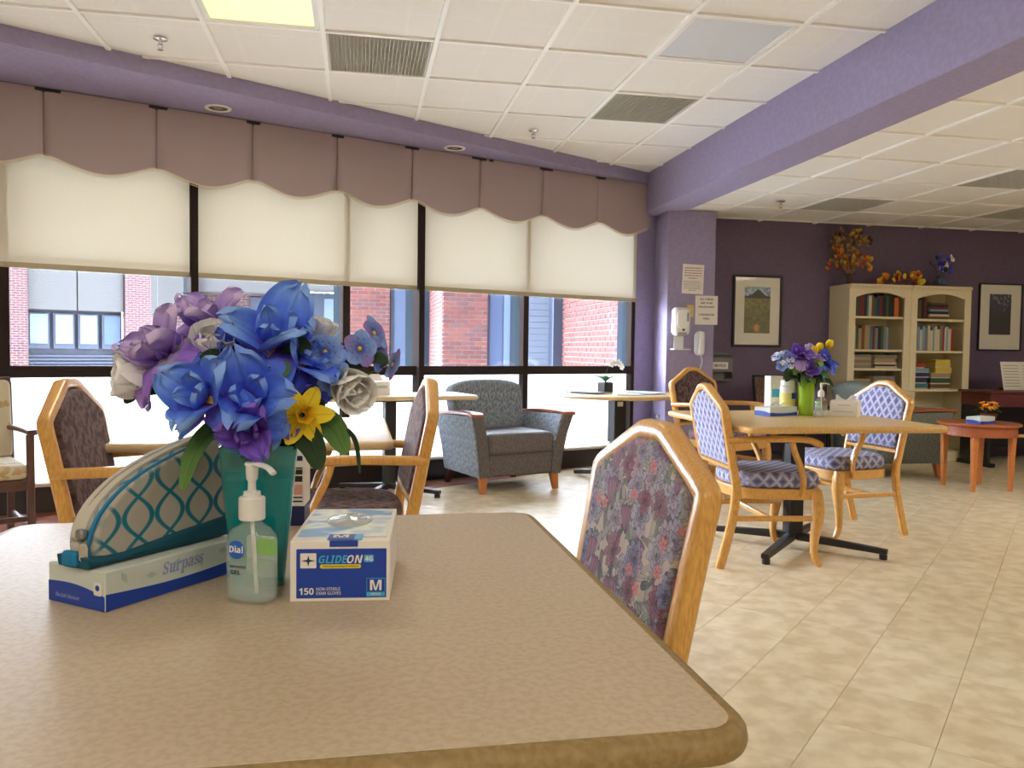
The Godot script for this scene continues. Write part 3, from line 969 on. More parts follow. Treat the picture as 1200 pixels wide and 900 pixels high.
func chair_shapes() -> void:
	if chair_parts: return
	# frame: two posts and an angled, flat-topped crest
	var out := [Vector2(-0.232, -0.08), Vector2(-0.236, 0.10), Vector2(-0.244, 0.30), Vector2(-0.248, 0.355), Vector2(-0.247, 0.372), Vector2(-0.238, 0.384), Vector2(-0.15, 0.430), Vector2(-0.068, 0.474), Vector2(-0.052, 0.482), Vector2(-0.035, 0.485), Vector2(-0.01, 0.485)]
	var pts := out.duplicate()
	for i in range(out.size() - 1, -1, -1): pts.append(Vector2(-out[i].x, out[i].y))
	var path := []
	for p in smooth(pts, 2): path.append(on_back(p.x, p.y))
	var rad := []
	for p in path:
		var k := smoothstep(0.80, 0.90, p.y)
		rad.append(Vector2(lerpf(0.018, 0.019, k), lerpf(0.022, 0.024, k)))
	chair_parts.frame = MB.new().tube(path, rad, 12, on_back(0, 0, 1) - on_back(0, 0, 0), 3.0).mesh(50)
	var fat := []
	for q in rad: fat.append(q + Vector2(0.007, 0.004))
	chair_parts.frame_fat = MB.new().tube(path, fat, 14, on_back(0, 0, 1) - on_back(0, 0, 0), 3.0).mesh(50)
	chair_parts.cross = MB.new().tube([on_back(-0.23, 0.075), on_back(0.23, 0.075)], Vector2(0.012, 0.024), 8, Vector3.FORWARD, 4.0).mesh()
	# upholstered panel
	var pan := PackedVector2Array()
	for p in smooth([Vector2(-0.214, 0.09), Vector2(-0.224, 0.30), Vector2(-0.227, 0.350), Vector2(-0.222, 0.372), Vector2(-0.205, 0.388), Vector2(-0.13, 0.426), Vector2(-0.07, 0.456), Vector2(-0.045, 0.464), Vector2(0.045, 0.464), Vector2(0.07, 0.456), Vector2(0.13, 0.426), Vector2(0.205, 0.388), Vector2(0.222, 0.372), Vector2(0.227, 0.350), Vector2(0.224, 0.30), Vector2(0.214, 0.09)], 2, false): pan.push_back(p)
	var bx := Transform3D(Basis(Vector3.RIGHT, on_back(0, 1) - on_back(0, 0), on_back(0, 0, 1) - on_back(0, 0, 0)), on_back(0, 0, -0.030))
	chair_parts.panel = MB.new().prism(pan, 0.052, 0.014, bx, 3).mesh(50)
	var tall := pan.duplicate()
	tall[0] = Vector2(-0.212, -0.02); tall[tall.size() - 1] = Vector2(0.212, -0.02)
	bx.origin = on_back(0, 0, -0.034)
	chair_parts.panel_tall = MB.new().prism(tall, 0.056, 0.014, bx, 3).mesh(50)
	# seat
	var seat := PackedVector2Array()
	for p in smooth([Vector2(-0.255, -0.235), Vector2(-0.10, -0.262), Vector2(0.10, -0.262), Vector2(0.255, -0.235), Vector2(0.25, -0.05), Vector2(0.215, 0.20), Vector2(-0.215, 0.20), Vector2(-0.25, -0.05)], 2, true): seat.push_back(p)
	chair_parts.seat = MB.new().prism(seat, 0.085, 0.032, Transform3D(FLAT, Vector3(0, 0.405, 0)), 4).mesh(50)
	chair_parts.rail = MB.new().prism(MB.inset(seat, -0.006), 0.055, 0.006, Transform3D(FLAT, Vector3(0, 0.352, 0)), 2).mesh()
	for s in [-1, 1]:
		var nm := "l" if s < 0 else "r"
		chair_parts["rear_" + nm] = MB.new().tube(smooth([Vector3(s * 0.232, 0.0, 0.285), Vector3(s * 0.231, 0.15, 0.245), Vector3(s * 0.230, 0.30, 0.212), Vector3(s * 0.232, 0.45, 0.207)], 2), Vector2(0.019, 0.022), 8, Vector3.BACK, 3.5).mesh()
		var fl := [Vector3(s * 0.244, 0.40, -0.205), Vector3(s * 0.25, 0.35, -0.215), Vector3(s * 0.256, 0.27, -0.22), Vector3(s * 0.254, 0.17, -0.205), Vector3(s * 0.252, 0.09, -0.20), Vector3(s * 0.255, 0.04, -0.212), Vector3(s * 0.26, 0.012, -0.236)]
		var fr := [0.028, 0.031, 0.029, 0.022, 0.0175, 0.018, 0.0125]
		var fp := []
		var frr := []
		for i in fl.size():
			fp.append(fl[i]); frr.append(Vector2(fr[i], fr[i]))
		chair_parts["front_" + nm] = MB.new().tube(smooth(fp, 1), smooth(frr, 1), 10, Vector3.BACK, 3.0).mesh(50)
		var ap := smooth([Vector3(s * 0.245, 0.655, 0.262), Vector3(s * 0.268, 0.664, 0.10), Vector3(s * 0.282, 0.668, -0.04), Vector3(s * 0.280, 0.664, -0.14), Vector3(s * 0.272, 0.648, -0.19), Vector3(s * 0.266, 0.632, -0.215)], 2)
		chair_parts["arm_" + nm] = MB.new().tube(ap, Vector2(0.024, 0.017), 10, Vector3.UP, 3.0).mesh(50)
		var sp := smooth([Vector3(s * 0.278, 0.655, -0.06), Vector3(s * 0.276, 0.60, -0.075), Vector3(s * 0.270, 0.52, -0.115), Vector3(s * 0.265, 0.45, -0.135), Vector3(s * 0.263, 0.37, -0.125)], 2)
		chair_parts["support_" + nm] = MB.new().tube(sp, Vector2(0.014, 0.020), 8, Vector3.RIGHT, 3.0).mesh(50)
		chair_parts["stretch_" + nm] = MB.new().tube([Vector3(s * 0.248, 0.255, -0.20), Vector3(s * 0.232, 0.255, 0.225)], Vector2(0.009, 0.014), 8, Vector3.UP, 4.0).mesh()
	chair_parts.stretch_m = MB.new().tube([Vector3(-0.24, 0.255, 0.03), Vector3(0.24, 0.255, 0.03)], Vector2(0.012, 0.014), 8, Vector3.UP, 4.0).mesh()

func arm_chair(label: String, at: Vector2, yaw: float, cloth: Material, seat_cloth: Material, group: String, scale := 1.0, arms := true) -> Node3D:
	chair_shapes()
	var t := thing("dining_armchair" if arms else "dining_chair", label, "chair", Vector3(at.x, 0, at.y), -yaw, group)
	t.scale = Vector3.ONE * scale
	put("back_frame", chair_parts.frame if arms else chair_parts.frame_fat, M.oak, t)
	if arms: put("back_rail", chair_parts.cross, M.oak, t)
	put("backrest", chair_parts.panel if arms else chair_parts.panel_tall, cloth, t)
	put("seat_rail", chair_parts.rail, M.oak, t)
	put("seat", chair_parts.seat, seat_cloth, t)
	for n in ["rear_l", "rear_r", "front_l", "front_r"]: put("leg", chair_parts[n], M.oak, t)
	for n in ["l", "r"]:
		if arms:
			var a := put("armrest", chair_parts["arm_" + n], M.oak, t)
			put("arm_support", chair_parts["support_" + n], M.oak, a)
		put("stretcher", chair_parts["stretch_" + n], M.oak, t)
	put("stretcher", chair_parts.stretch_m, M.oak, t)
	return t

func table(label: String, c: Vector2, w: float, d: float, h: float, turn: float, top_mat: Material, band_mat: Material, arm := 0.42, corner := 0.055) -> Node3D:
	var t := thing("dining_table", label, "table", Vector3(c.x, 0, c.y), turn)
	var th := 0.034
	var poly := rect(w, d, corner, 6)
	var edge := MB.new().prism(poly, th, 0.015, Transform3D(FLAT, Vector3(0, h - th, 0)), 4)
	put("edge_band", edge, band_mat, t, 50)
	put("tabletop", MB.new().prism(MB.inset(poly, 0.019), 0.003, 0.0006, Transform3D(FLAT, Vector3(0, h - 0.0025, 0)), 1), top_mat, t)
	put("mounting_plate", MB.new().box(Vector3(0, h - th - 0.006, 0), Vector3(0.42, 0.012, 0.42), 0.003), M.black_metal, t)
	put("post", MB.new().box(Vector3(0, (h - th) / 2 + 0.02, 0), Vector3(0.085, h - th - 0.06, 0.085), 0.006), M.black_metal, t)
	for k in 4:
		var a := PI / 4 + k * PI / 2
		var u := Vector3(cos(a), 0, sin(a))
		var f := put("foot", MB.new().tube([u * 0.03 + Vector3(0, 0.065, 0), u * arm + Vector3(0, 0.042, 0)], [Vector2(0.028, 0.022), Vector2(0.022, 0.014)], 8, Vector3.UP, 6.0), M.black_metal, t)
		put("glide", MB.new().lathe([Vector2(0, 0), Vector2(0.021, 0), Vector2(0.022, 0.024), Vector2(0.014, 0.034), Vector2(0, 0.034)], 14, u * (arm - 0.02)), M.black_metal, f)
	return t

func furniture() -> void:
	table("large square beige laminate table in the foreground with olive bullnose edge", Vector2(-0.145, -1.265), 1.07, 1.10, 0.735, 0, M.laminate, M.band)
	table("square pale table by the window, behind the teal vase", Vector2(-0.405, -3.79), 1.10, 1.16, 0.735, 0, M.laminate, M.band_pale)
	table("square wooden-topped table on the right with green vase and boxes on it", Vector2(2.44, -4.27), 1.12, 1.12, 0.735, 0, M.table_wood, M.oak_light, 0.50)
	table("narrow table against the window, left of the grey armchair", Vector2(0.24, -6.22), 1.24, 0.56, 0.752, 15, M.laminate, M.band_pale, 0.42)
	var fg := "floral upholstered"
	arm_chair("oak chair with floral tapestry back beside the foreground table", Vector2(0.381, -1.75), -98.0, M.floral_cloth, M.floral_cloth, "", 1.0, false)
	arm_chair("oak armchair with dark plum cloth at the left side of the window table", Vector2(-0.66, -3.05), 90.5, M.plum_cloth, M.plum_cloth, "oak dining armchairs", 1.05)
	arm_chair("oak armchair with dark plum seat at the right side of the window table", Vector2(-0.035, -3.25), -92.0, M.plum_cloth, M.plum_cloth, "oak dining armchairs", 1.05)
	var near := arm_chair("oak armchair in blue diamond cloth, nearest one, seen from behind", Vector2(2.122, -4.085), 95.0, M.diamond_cloth, M.diamond_cloth, "oak dining armchairs")
	put("paper_tag", MB.new().box(Vector3(0.02, 0.325, -0.10), Vector3(0.001, 0.05, 0.075)), M.sill, near)
	arm_chair("oak armchair in blue diamond cloth facing left, at the right end of its table", Vector2(2.985, -4.66), -95.0, M.diamond_cloth, M.diamond_cloth, "oak dining armchairs")
	arm_chair("oak armchair with dark floral back standing in front of the purple column", Vector2(2.793, -5.977), 153.0, M.plum_cloth, M.floral_cloth, "oak dining armchairs", 1.043)
	lounge_chair("slate blue upholstered armchair with cherry arm caps in front of the window", Vector2(1.141, -6.53), 161.3, M.slate_cloth, M.backlit_taupe_vinyl)
	lounge_chair("grey green upholstered armchair with wooden arm caps in front of the bookcases", Vector2(4.86, -6.90), 92.0, M.sage_cloth, M.sage_cloth)
	round_table()
	dark_chair("dark wood chair with beige leaf cloth, cut by the left picture edge", Vector2(-1.97, -4.66), 150.0, M.leaf_cloth, M.leaf_cloth, M.dark_wood, true, 0.90)
	dark_chair("dark framed chair with brown cloth back against the purple wall", Vector2(4.10, -7.25), 172.0, M.brown_cloth, M.brown_cloth, M.black_wood, false, 0.87)
	side_table()
	piano()

func lounge_chair(label: String, at: Vector2, yaw: float, cloth: Material, plain: Material) -> void:
	var t := thing("lounge_armchair", label, "armchair", Vector3(at.x, 0, at.y), -yaw)
	for s in [-1, 1]:
		var rings := []
		for q in [[0.125, 0.315, 0.045, -0.335, 0.31], [0.30, 0.335, 0.047, -0.345, 0.315], [0.45, 0.362, 0.048, -0.358, 0.32], [0.575, 0.40, 0.050, -0.375, 0.325]]:
			var R := PackedVector3Array()
			for p in rect(q[2] * 2, q[4] - q[3], 0.018, 3): R.push_back(Vector3(s * q[1] + p.x, q[0] + (0.0 if p.y > 0 else (0.02 if q[0] > 0.5 else 0.0)), p.y + (q[3] + q[4]) / 2))
			rings.append(R)
		var a := put("arm", MB.new().loft(rings), cloth, t, 50)
		var cap := smooth([Vector3(s * 0.402, 0.572, 0.325), Vector3(s * 0.404, 0.598, 0.10), Vector3(s * 0.406, 0.612, -0.15), Vector3(s * 0.408, 0.612, -0.36), Vector3(s * 0.406, 0.598, -0.392)], 2)
		put("arm_cap", MB.new().tube(cap, Vector2(0.055, 0.014), 10, Vector3.UP, 5.0), M.cherry, a, 50)
		# front face of each arm; the slate chair gets a darker, backlit tone
		var fr := []
		for q in [[0.125, 0.315, -0.338], [0.30, 0.335, -0.348], [0.45, 0.362, -0.362], [0.592, 0.402, -0.382]]:
			var R := PackedVector3Array()
			for p in rect(0.092, 0.014, 0.006, 2): R.push_back(Vector3(s * q[1] + p.x, q[0], q[2] + p.y))
			fr.append(R)
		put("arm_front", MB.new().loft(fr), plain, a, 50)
		put("leg", MB.new().tube([Vector3(s * 0.315, 0.125, -0.305), Vector3(s * 0.325, 0.0, -0.325)], [Vector2(0.032, 0.032), Vector2(0.02, 0.02)], 8, Vector3.BACK, 6.0), M.tan_leg, t)
		put("leg", MB.new().tube([Vector3(s * 0.30, 0.125, 0.28), Vector3(s * 0.31, 0.0, 0.34)], [Vector2(0.032, 0.032), Vector2(0.02, 0.02)], 8, Vector3.BACK, 6.0), M.dark_wood, t)
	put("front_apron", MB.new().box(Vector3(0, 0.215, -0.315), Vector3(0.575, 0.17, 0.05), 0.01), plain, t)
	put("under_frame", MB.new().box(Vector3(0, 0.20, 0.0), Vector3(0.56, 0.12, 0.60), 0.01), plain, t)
	var seat := MB.new()
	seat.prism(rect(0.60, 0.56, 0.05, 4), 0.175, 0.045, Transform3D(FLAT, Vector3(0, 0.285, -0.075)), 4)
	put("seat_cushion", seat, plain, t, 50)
	var back := PackedVector2Array()
	for p in smooth([Vector2(-0.29, 0.0), Vector2(-0.325, 0.25), Vector2(-0.335, 0.43), Vector2(-0.30, 0.475), Vector2(-0.14, 0.508), Vector2(0.14, 0.508), Vector2(0.30, 0.475), Vector2(0.335, 0.43), Vector2(0.325, 0.25), Vector2(0.29, 0.0)], 2): back.push_back(p)
	var bb := Basis(Vector3.RIGHT, deg_to_rad(14))
	put("backrest", MB.new().prism(back, 0.17, 0.05, Transform3D(bb, Vector3(0, 0.37, 0.12)), 4), cloth, t, 50)
	put("back_panel", MB.new().box(Vector3(0, 0.30, 0.30), Vector3(0.58, 0.36, 0.05), 0.01), cloth, t)

func round_table() -> void:
	var t := thing("round_table", "round wooden-topped table on black column beside the window, orchid on it", "table", Vector3(2.20, 0, -6.78), 20.0)
	put("edge_band", MB.new().lathe([Vector2(0, 0.700), Vector2(0.51, 0.700), Vector2(0.528, 0.706), Vector2(0.534, 0.718), Vector2(0.528, 0.730), Vector2(0.514, 0.735), Vector2(0, 0.735)], 56), M.table_wood, t)
	put("tabletop", MB.new().lathe([Vector2(0, 0.7345), Vector2(0.512, 0.7345), Vector2(0.512, 0.736), Vector2(0, 0.736)], 56), M.table_wood, t)
	put("bracket", MB.new().box(Vector3(0, 0.692, 0), Vector3(0.50, 0.016, 0.09), 0.003), M.black_metal, t)
	put("outer_column", MB.new().box(Vector3(0, 0.50, 0), Vector3(0.125, 0.37, 0.11), 0.008), M.black_metal, t)
	put("inner_column", MB.new().box(Vector3(0, 0.22, 0), Vector3(0.098, 0.36, 0.085), 0.006), M.black_metal, t)
	put("rating_label", MB.new().box(Vector3(-0.01, 0.645, 0.0555), Vector3(0.06, 0.04, 0.001)), M.white_metal, t)
	for s in [-1, 1]:
		put("foot", MB.new().tube(smooth([Vector3(s * 0.16, 0.075, -0.02), Vector3(s * 0.17, 0.06, 0.12), Vector3(s * 0.18, 0.03, 0.30), Vector3(s * 0.18, 0.028, 0.36)], 1), Vector2(0.028, 0.022), 8, Vector3.UP, 4.0), M.black_metal, t)
		put("foot", MB.new().tube([Vector3(s * 0.16, 0.075, 0.02), Vector3(s * 0.18, 0.028, -0.34)], Vector2(0.028, 0.022), 8, Vector3.UP, 4.0), M.black_metal, t)
	put("crossbar", MB.new().box(Vector3(0, 0.075, 0), Vector3(0.36, 0.05, 0.07), 0.01), M.black_metal, t)

func dark_chair(label: String, at: Vector2, yaw: float, back: Material, seat: Material, wood: Material, arms: bool, h: float) -> void:
	var t := thing("side_chair", label, "chair", Vector3(at.x, 0, at.y), -yaw)
	for s in [-1, 1]:
		put("leg", MB.new().tube([Vector3(s * 0.23, 0.0, 0.25), Vector3(s * 0.23, 0.42, 0.21), Vector3(s * 0.23, h - 0.02, 0.285)], Vector2(0.017, 0.02), 8, Vector3.BACK, 6.0), wood, t)
		put("leg", MB.new().tube([Vector3(s * 0.245, 0.0, -0.235), Vector3(s * 0.245, 0.63 if arms else 0.42, -0.225)], Vector2(0.018, 0.018), 8, Vector3.BACK, 6.0), wood, t)
		put("stretcher", MB.new().box(Vector3(s * 0.24, 0.16, 0.0), Vector3(0.018, 0.028, 0.46), 0.003), wood, t)
		if arms:
			var a := put("armrest", MB.new().tube(smooth([Vector3(s * 0.235, 0.635, 0.24), Vector3(s * 0.25, 0.642, 0.0), Vector3(s * 0.255, 0.642, -0.25)], 1), Vector2(0.026, 0.014), 8, Vector3.UP, 4.0), wood, t)
	put("seat_rail", MB.new().box(Vector3(0, 0.375, -0.01), Vector3(0.48, 0.06, 0.46), 0.006), wood, t)
	put("seat", MB.new().prism(rect(0.49, 0.48, 0.05, 4), 0.075, 0.03, Transform3D(FLAT, Vector3(0, 0.402, -0.01)), 4), seat, t, 50)
	var tilt := Basis(Vector3.RIGHT, deg_to_rad(9.5))
	put("backrest", MB.new().prism(rect(0.475, h - 0.47, 0.03, 4), 0.05, 0.014, Transform3D(tilt, Vector3(0, 0.47 + (h - 0.47) / 2, 0.215)), 3), back, t, 50)
	put("top_rail", MB.new().box(Vector3(0, h - 0.005, 0.292), Vector3(0.49, 0.03, 0.03), 0.006), wood, t)
	put("stretcher", MB.new().box(Vector3(0, 0.20, -0.23), Vector3(0.47, 0.028, 0.018), 0.003), wood, t)

func side_table() -> void:
	var t := thing("side_table", "round cherry wood side table with tissue box and orange flowers", "table", Vector3(5.055, 0, -5.965), 0.0)
	put("tabletop", MB.new().lathe([Vector2(0, 0.525), Vector2(0.30, 0.525), Vector2(0.312, 0.530), Vector2(0.315, 0.540), Vector2(0.308, 0.550), Vector2(0, 0.550)], 44), M.cherry, t)
	put("apron", MB.new().lathe([Vector2(0.262, 0.445), Vector2(0.285, 0.445), Vector2(0.285, 0.526), Vector2(0.262, 0.526), Vector2(0.262, 0.445)], 44), M.cherry, t)
	for s in [-1, 1]:
		for z in [-1, 1]:
			put("leg", MB.new().tube([Vector3(s * 0.175, 0.53, z * 0.175), Vector3(s * 0.172, 0.0, z * 0.170)], [Vector2(0.028, 0.028), Vector2(0.015, 0.015)], 8, Vector3.BACK, 6.0), M.tan_leg, t)

func piano() -> void:
	var t := thing("console_piano", "dark red wooden console piano at the right edge, sheet music on it", "piano", Vector3(6.85, 0, -7.25), 0.0)
	put("case", MB.new().box(Vector3(0, 0.665, 0), Vector3(1.5, 0.14, 0.42), 0.012), M.piano_wood, t)
	put("lid", MB.new().box(Vector3(0, 0.742, 0), Vector3(1.54, 0.022, 0.45), 0.006), M.piano_wood, t)
	put("back_panel", MB.new().box(Vector3(0, 0.38, -0.17), Vector3(1.40, 0.44, 0.02), 0.003), M.black_wood, t)
	put("pedal_rail", MB.new().box(Vector3(0, 0.30, 0.10), Vector3(1.40, 0.03, 0.05), 0.004), M.oak_light, t)
	put("music_stand", MB.new().box(Vector3(-0.25, 0.77, -0.02), Vector3(0.5, 0.03, 0.03), 0.004), M.piano_wood, t)
	for s in [-1, 1]:
		put("side", MB.new().box(Vector3(s * 0.72, 0.30, -0.02), Vector3(0.04, 0.60, 0.38), 0.006), M.black_wood, t)
		put("foot", MB.new().box(Vector3(s * 0.72, 0.02, 0.0), Vector3(0.06, 0.04, 0.46), 0.006), M.black_wood, t)
	var p := thing("sheet_music", "open white sheet music standing on the piano", "sheet music", Vector3(6.60, 0.753, -7.22), 0.0)
	mat("page", rgb(222, 218, 208), 0.85)
	mat("ink", rgb(70, 66, 66), 0.8)
	var lean := Basis(Vector3.RIGHT, deg_to_rad(-12))
	for s in [-1, 1]:
		var pg := put("page", MB.new().box(lean * Vector3(s * 0.112, 0.145, 0.02), Vector3(0.222, 0.29, 0.002), 0.0, lean), M.page, p)
		var m := MB.new()
		for k in 8: m.box(lean * Vector3(s * 0.112, 0.04 + k * 0.03, 0.0215), Vector3(0.18, 0.004, 0.0006), 0.0, lean)
		put("staves", m, M.ink, pg)

func painting(kind: int) -> ImageTexture:
	var n := FastNoiseLite.new()
	n.seed = 11 + kind; n.frequency = 0.05; n.fractal_octaves = 4
	var f := FastNoiseLite.new()
	f.seed = 3; f.frequency = 0.22
	return each_pixel(96, 152, func(x: int, y: int):
		var u := x / 96.0
		var v := y / 152.0
		var q := n.get_noise_2d(x, y)
		var d := f.get_noise_2d(x, y)
		if kind == 0:
			var hill := 0.20 - 0.15 * exp(-pow((u - 0.52) * 4.2, 2.0)) + 0.02 * q
			if v < hill: return rgb(120, 150, 184).lerp(rgb(206, 214, 220), clampf(0.5 + q * 1.6, 0, 1))
			if v < 0.24 + 0.02 * q: return rgb(52, 62, 40).lightened(0.1 * d)
			if v > 0.74 and Vector2((u - 0.48) * 1.0, (v - 0.88) * 1.2).length() < 0.10 + 0.10 * d: return rgb(226, 132, 40).lerp(rgb(240, 180, 60), 0.5 + d)
			return rgb(92, 92, 46).lerp(rgb(176, 164, 84), clampf(0.45 + d * 0.9 + q * 0.5 - (v - 0.4) * 0.6, 0, 1))
		var cloud := smoothstep(0.10, 0.35, q + (0.25 - v) + (u - 0.6) * 0.3)
		if v < 0.35 + 0.15 * sin(u * 4.0): return rgb(38, 44, 66).lerp(rgb(120, 124, 138), cloud)
		return rgb(26, 24, 32).lightened(0.06 * (d + 0.5)))

func framed(label: String, at: Vector3, w: float, h: float, border: float, kind: int, iw: float, ih: float, up: float) -> void:
	var t := thing("framed_picture", label, "picture", at, 0.0, "framed pictures on the purple wall")
	for s in [-1, 1]:
		put("frame_rail", MB.new().box(Vector3(0, s * (h / 2 - border / 2), 0.014), Vector3(w, border, 0.028), 0.003), M.black_wood, t)
		put("frame_rail", MB.new().box(Vector3(s * (w / 2 - border / 2), 0, 0.014), Vector3(border, h - 2 * border, 0.028), 0.003), M.black_wood, t)
	mat("mat_board", rgb(238, 232, 216), 0.8)
	put("mat_board", MB.new().box(Vector3(0, 0, 0.008), Vector3(w - 2 * border, h - 2 * border, 0.006)), M.mat_board, t)
	var m := MB.new()
	m.quad(Vector3(-iw / 2, up - ih / 2, 0.0125), Vector3(iw / 2, up - ih / 2, 0.0125), Vector3(iw / 2, up + ih / 2, 0.0125), Vector3(-iw / 2, up + ih / 2, 0.0125))
	put("print", m, mat("print_%d" % kind, Color.WHITE, 0.5, {"tex": painting(kind)}), t)
	put("glazing", MB.new().box(Vector3(0, 0, 0.019), Vector3(w - 2 * border, h - 2 * border, 0.002)), M.clear_glass, t)

func on_walls() -> void:
	mat("clear_glass", rgb(250, 250, 250), 0.03, {"alpha": 0.04, "spec": 0.2})
	mat("paper", rgb(236, 230, 224), 0.85)
	mat("red_ink", rgb(150, 66, 66), 0.8)
	mat("black_ink", rgb(48, 44, 50), 0.8)
	mat("white_plastic", rgb(226, 226, 226), 0.35)
	mat("grey_plastic", rgb(150, 150, 152), 0.4)
	mat("brass_plate", rgb(206, 178, 112), 0.35, {"metal": 0.3})
	mat("file_metal", rgb(118, 114, 116), 0.4, {"metal": 0.5})
	framed("black framed landscape with a green hill and orange flowers, left of the bookcases", Vector3(4.023, 1.523, -7.86), 0.54, 0.73, 0.022, 0, 0.285, 0.47, 0.01)
	framed("framed dark photograph with pale mat, right of the bookcases", Vector3(6.87, 1.519, -7.86), 0.535, 0.725, 0.012, 1, 0.27, 0.44, 0.03)
	# notices on the column
	var z := -7.438
	var p1 := thing("notice", "upper paper notice on the column, lines of red and black print", "notice", Vector3(3.145, 1.792, z))
	put("sheet", MB.new().box(Vector3.ZERO, Vector3(0.216, 0.280, 0.0015), 0.0, Basis(Vector3.BACK, -0.03)), M.paper, p1)
	var lines := ["PLEASE REMEMBER TO", "KEEP YOUR DISTANCE WHEN", "SEATED IN THE ROOM", "AND CLEAN HANDS", "BEFORE MEALS"]
	for k in 5:
		put("print_line", bars(0.17 - (0.08 if k == 4 else 0.0), 0.011, 9, k), M.red_ink, p1).position = Vector3(0, 0.105 - k * 0.024, 0.001)
	for k in 6:
		put("print_line", bars(0.175 - (0.1 if k == 5 else 0.0), 0.006, 14, k + 9), M.black_ink, p1).position = Vector3(-0.005, -0.022 - k * 0.017, 0.001)
	var p2 := thing("notice", "lower paper notice about tables being spaced apart, beside the light switch", "notice", Vector3(3.287, 1.499, z + 0.002))
	put("sheet", MB.new().box(Vector3.ZERO, Vector3(0.230, 0.276, 0.0015)), M.paper, p2)
	var tx := ["ALL TABLES", "ARE TO BE", "SPACED APART", "", "1 PERSON PER", "TABLE"]
	for k in 6:
		if tx[k]: words(tx[k], 0.0135 * tx[k].length(), 0.017, M.black_ink, p2, Transform3D(Basis(), Vector3(0, 0.105 - k * 0.037, 0.0012)))
	var sw := thing("light_switch", "brass light switch plate between dispenser and notice", "switch", Vector3(3.122, 1.488, z))
	put("plate", MB.new().prism(rect(0.074, 0.118, 0.005, 2), 0.006, 0.002, Transform3D()), M.brass_plate, sw)
	put("toggle", MB.new().box(Vector3(-0.008, 0.01, 0.012), Vector3(0.010, 0.022, 0.016), 0.003), M.white_plastic, sw)
	# hand sanitiser dispenser
	var d := thing("soap_dispenser", "white and grey wall dispenser with drip tray on the column", "dispenser", Vector3(3.01, 1.26, z))
	put("housing", MB.new().prism(rect(0.165, 0.27, 0.045, 6), 0.10, 0.03, Transform3D(Basis(), Vector3(0, 0.125, 0)), 4), M.white_plastic, d, 50)
	put("front_cover", MB.new().prism(rect(0.125, 0.185, 0.05, 6), 0.014, 0.006, Transform3D(Basis(), Vector3(0.005, 0.148, 0.094)), 2), M.white_metal, d, 50)
	put("sight_window", MB.new().prism(rect(0.018, 0.085, 0.008, 4), 0.006, 0.002, Transform3D(Basis(), Vector3(0.048, 0.165, 0.106)), 2), M.grey_plastic, d)
	put("sensor", MB.new().ball(Vector3(0.01, 0.045, 0.10), Vector3(0.013, 0.011, 0.008)), M.black_metal, d)
	put("nozzle_guard", MB.new().box(Vector3(0.0, 0.012, 0.055), Vector3(0.11, 0.05, 0.09), 0.012), M.grey_plastic, d)
	put("backplate", MB.new().box(Vector3(0, -0.07, 0.006), Vector3(0.10, 0.15, 0.012), 0.004), M.white_plastic, d)
	put("drip_tray", MB.new().prism(rect(0.185, 0.11, 0.03, 4), 0.012, 0.004, Transform3D(FLAT, Vector3(0, -0.145, 0.06)), 2), M.white_plastic, d, 50)
	# wall phone
	var ph := thing("wall_phone", "white wall telephone with coiled cord on the column", "telephone", Vector3(3.215, 1.18, z))
	put("base", MB.new().prism(rect(0.105, 0.235, 0.045, 6), 0.045, 0.016, Transform3D(), 3), M.white_plastic, ph, 50)
	put("handset", MB.new().tube(smooth([Vector3(0, 0.105, 0.066), Vector3(0, 0.06, 0.074), Vector3(0, -0.05, 0.074), Vector3(0, -0.10, 0.066)], 1), [Vector2(0.030, 0.02), Vector2(0.030, 0.02), Vector2(0.024, 0.016), Vector2(0.023, 0.015), Vector2(0.024, 0.016), Vector2(0.029, 0.02), Vector2(0.029, 0.02), Vector2(0.029, 0.02)], 10, Vector3.BACK, 3.0), M.white_plastic, ph, 50)
	var coil := []
	for k in 90:
		var a := k * 0.75
		coil.append(Vector3(0.01 + 0.008 * cos(a) + 0.012 * sin(k * 0.05), -0.115 - k * 0.0017, 0.04 + 0.008 * sin(a)))
	put("coiled_cord", MB.new().tube(coil, Vector2(0.003, 0.003), 5), M.white_plastic, ph)
	# wall file
	var w := thing("wall_file", "grey metal wall file box with a paper label beside the column", "file holder", Vector3(3.605, 0.945, -7.86))
	put("back_plate", MB.new().box(Vector3(0, 0.0, 0.006), Vector3(0.24, 0.30, 0.012), 0.003), M.file_metal, w)
	put("pocket", MB.new().box(Vector3(0, 0.03, 0.11), Vector3(0.24, 0.15, 0.008), 0.003), M.file_metal, w)
	put("lid", MB.new().box(Vector3(0, 0.112, 0.065), Vector3(0.24, 0.008, 0.11), 0.003, Basis(Vector3.RIGHT, 0.3)), M.file_metal, w)
	for s in [-1, 1]: put("side", MB.new().box(Vector3(s * 0.116, 0.0, 0.06), Vector3(0.008, 0.22, 0.11), 0.003), M.file_metal, w)
	put("bottom_shelf", MB.new().box(Vector3(0, -0.13, 0.06), Vector3(0.24, 0.008, 0.11), 0.002), M.file_metal, w)
	var lb := put("paper_label", MB.new().box(Vector3(-0.02, 0.02, 0.1155), Vector3(0.17, 0.07, 0.001)), M.paper, w)
	words("NOTICE", 0.12, 0.028, M.black_ink, lb, Transform3D(Basis(), Vector3(-0.02, 0.02, 0.1165)))
	var ou := thing("wall_outlet", "white outlet plate low on the column side facing the window", "outlet", Vector3(2.889, 0.42, -7.62), -90.0)
	put("plate", MB.new().prism(rect(0.075, 0.118, 0.005, 2), 0.006, 0.002, Transform3D()), M.white_plastic, ou)
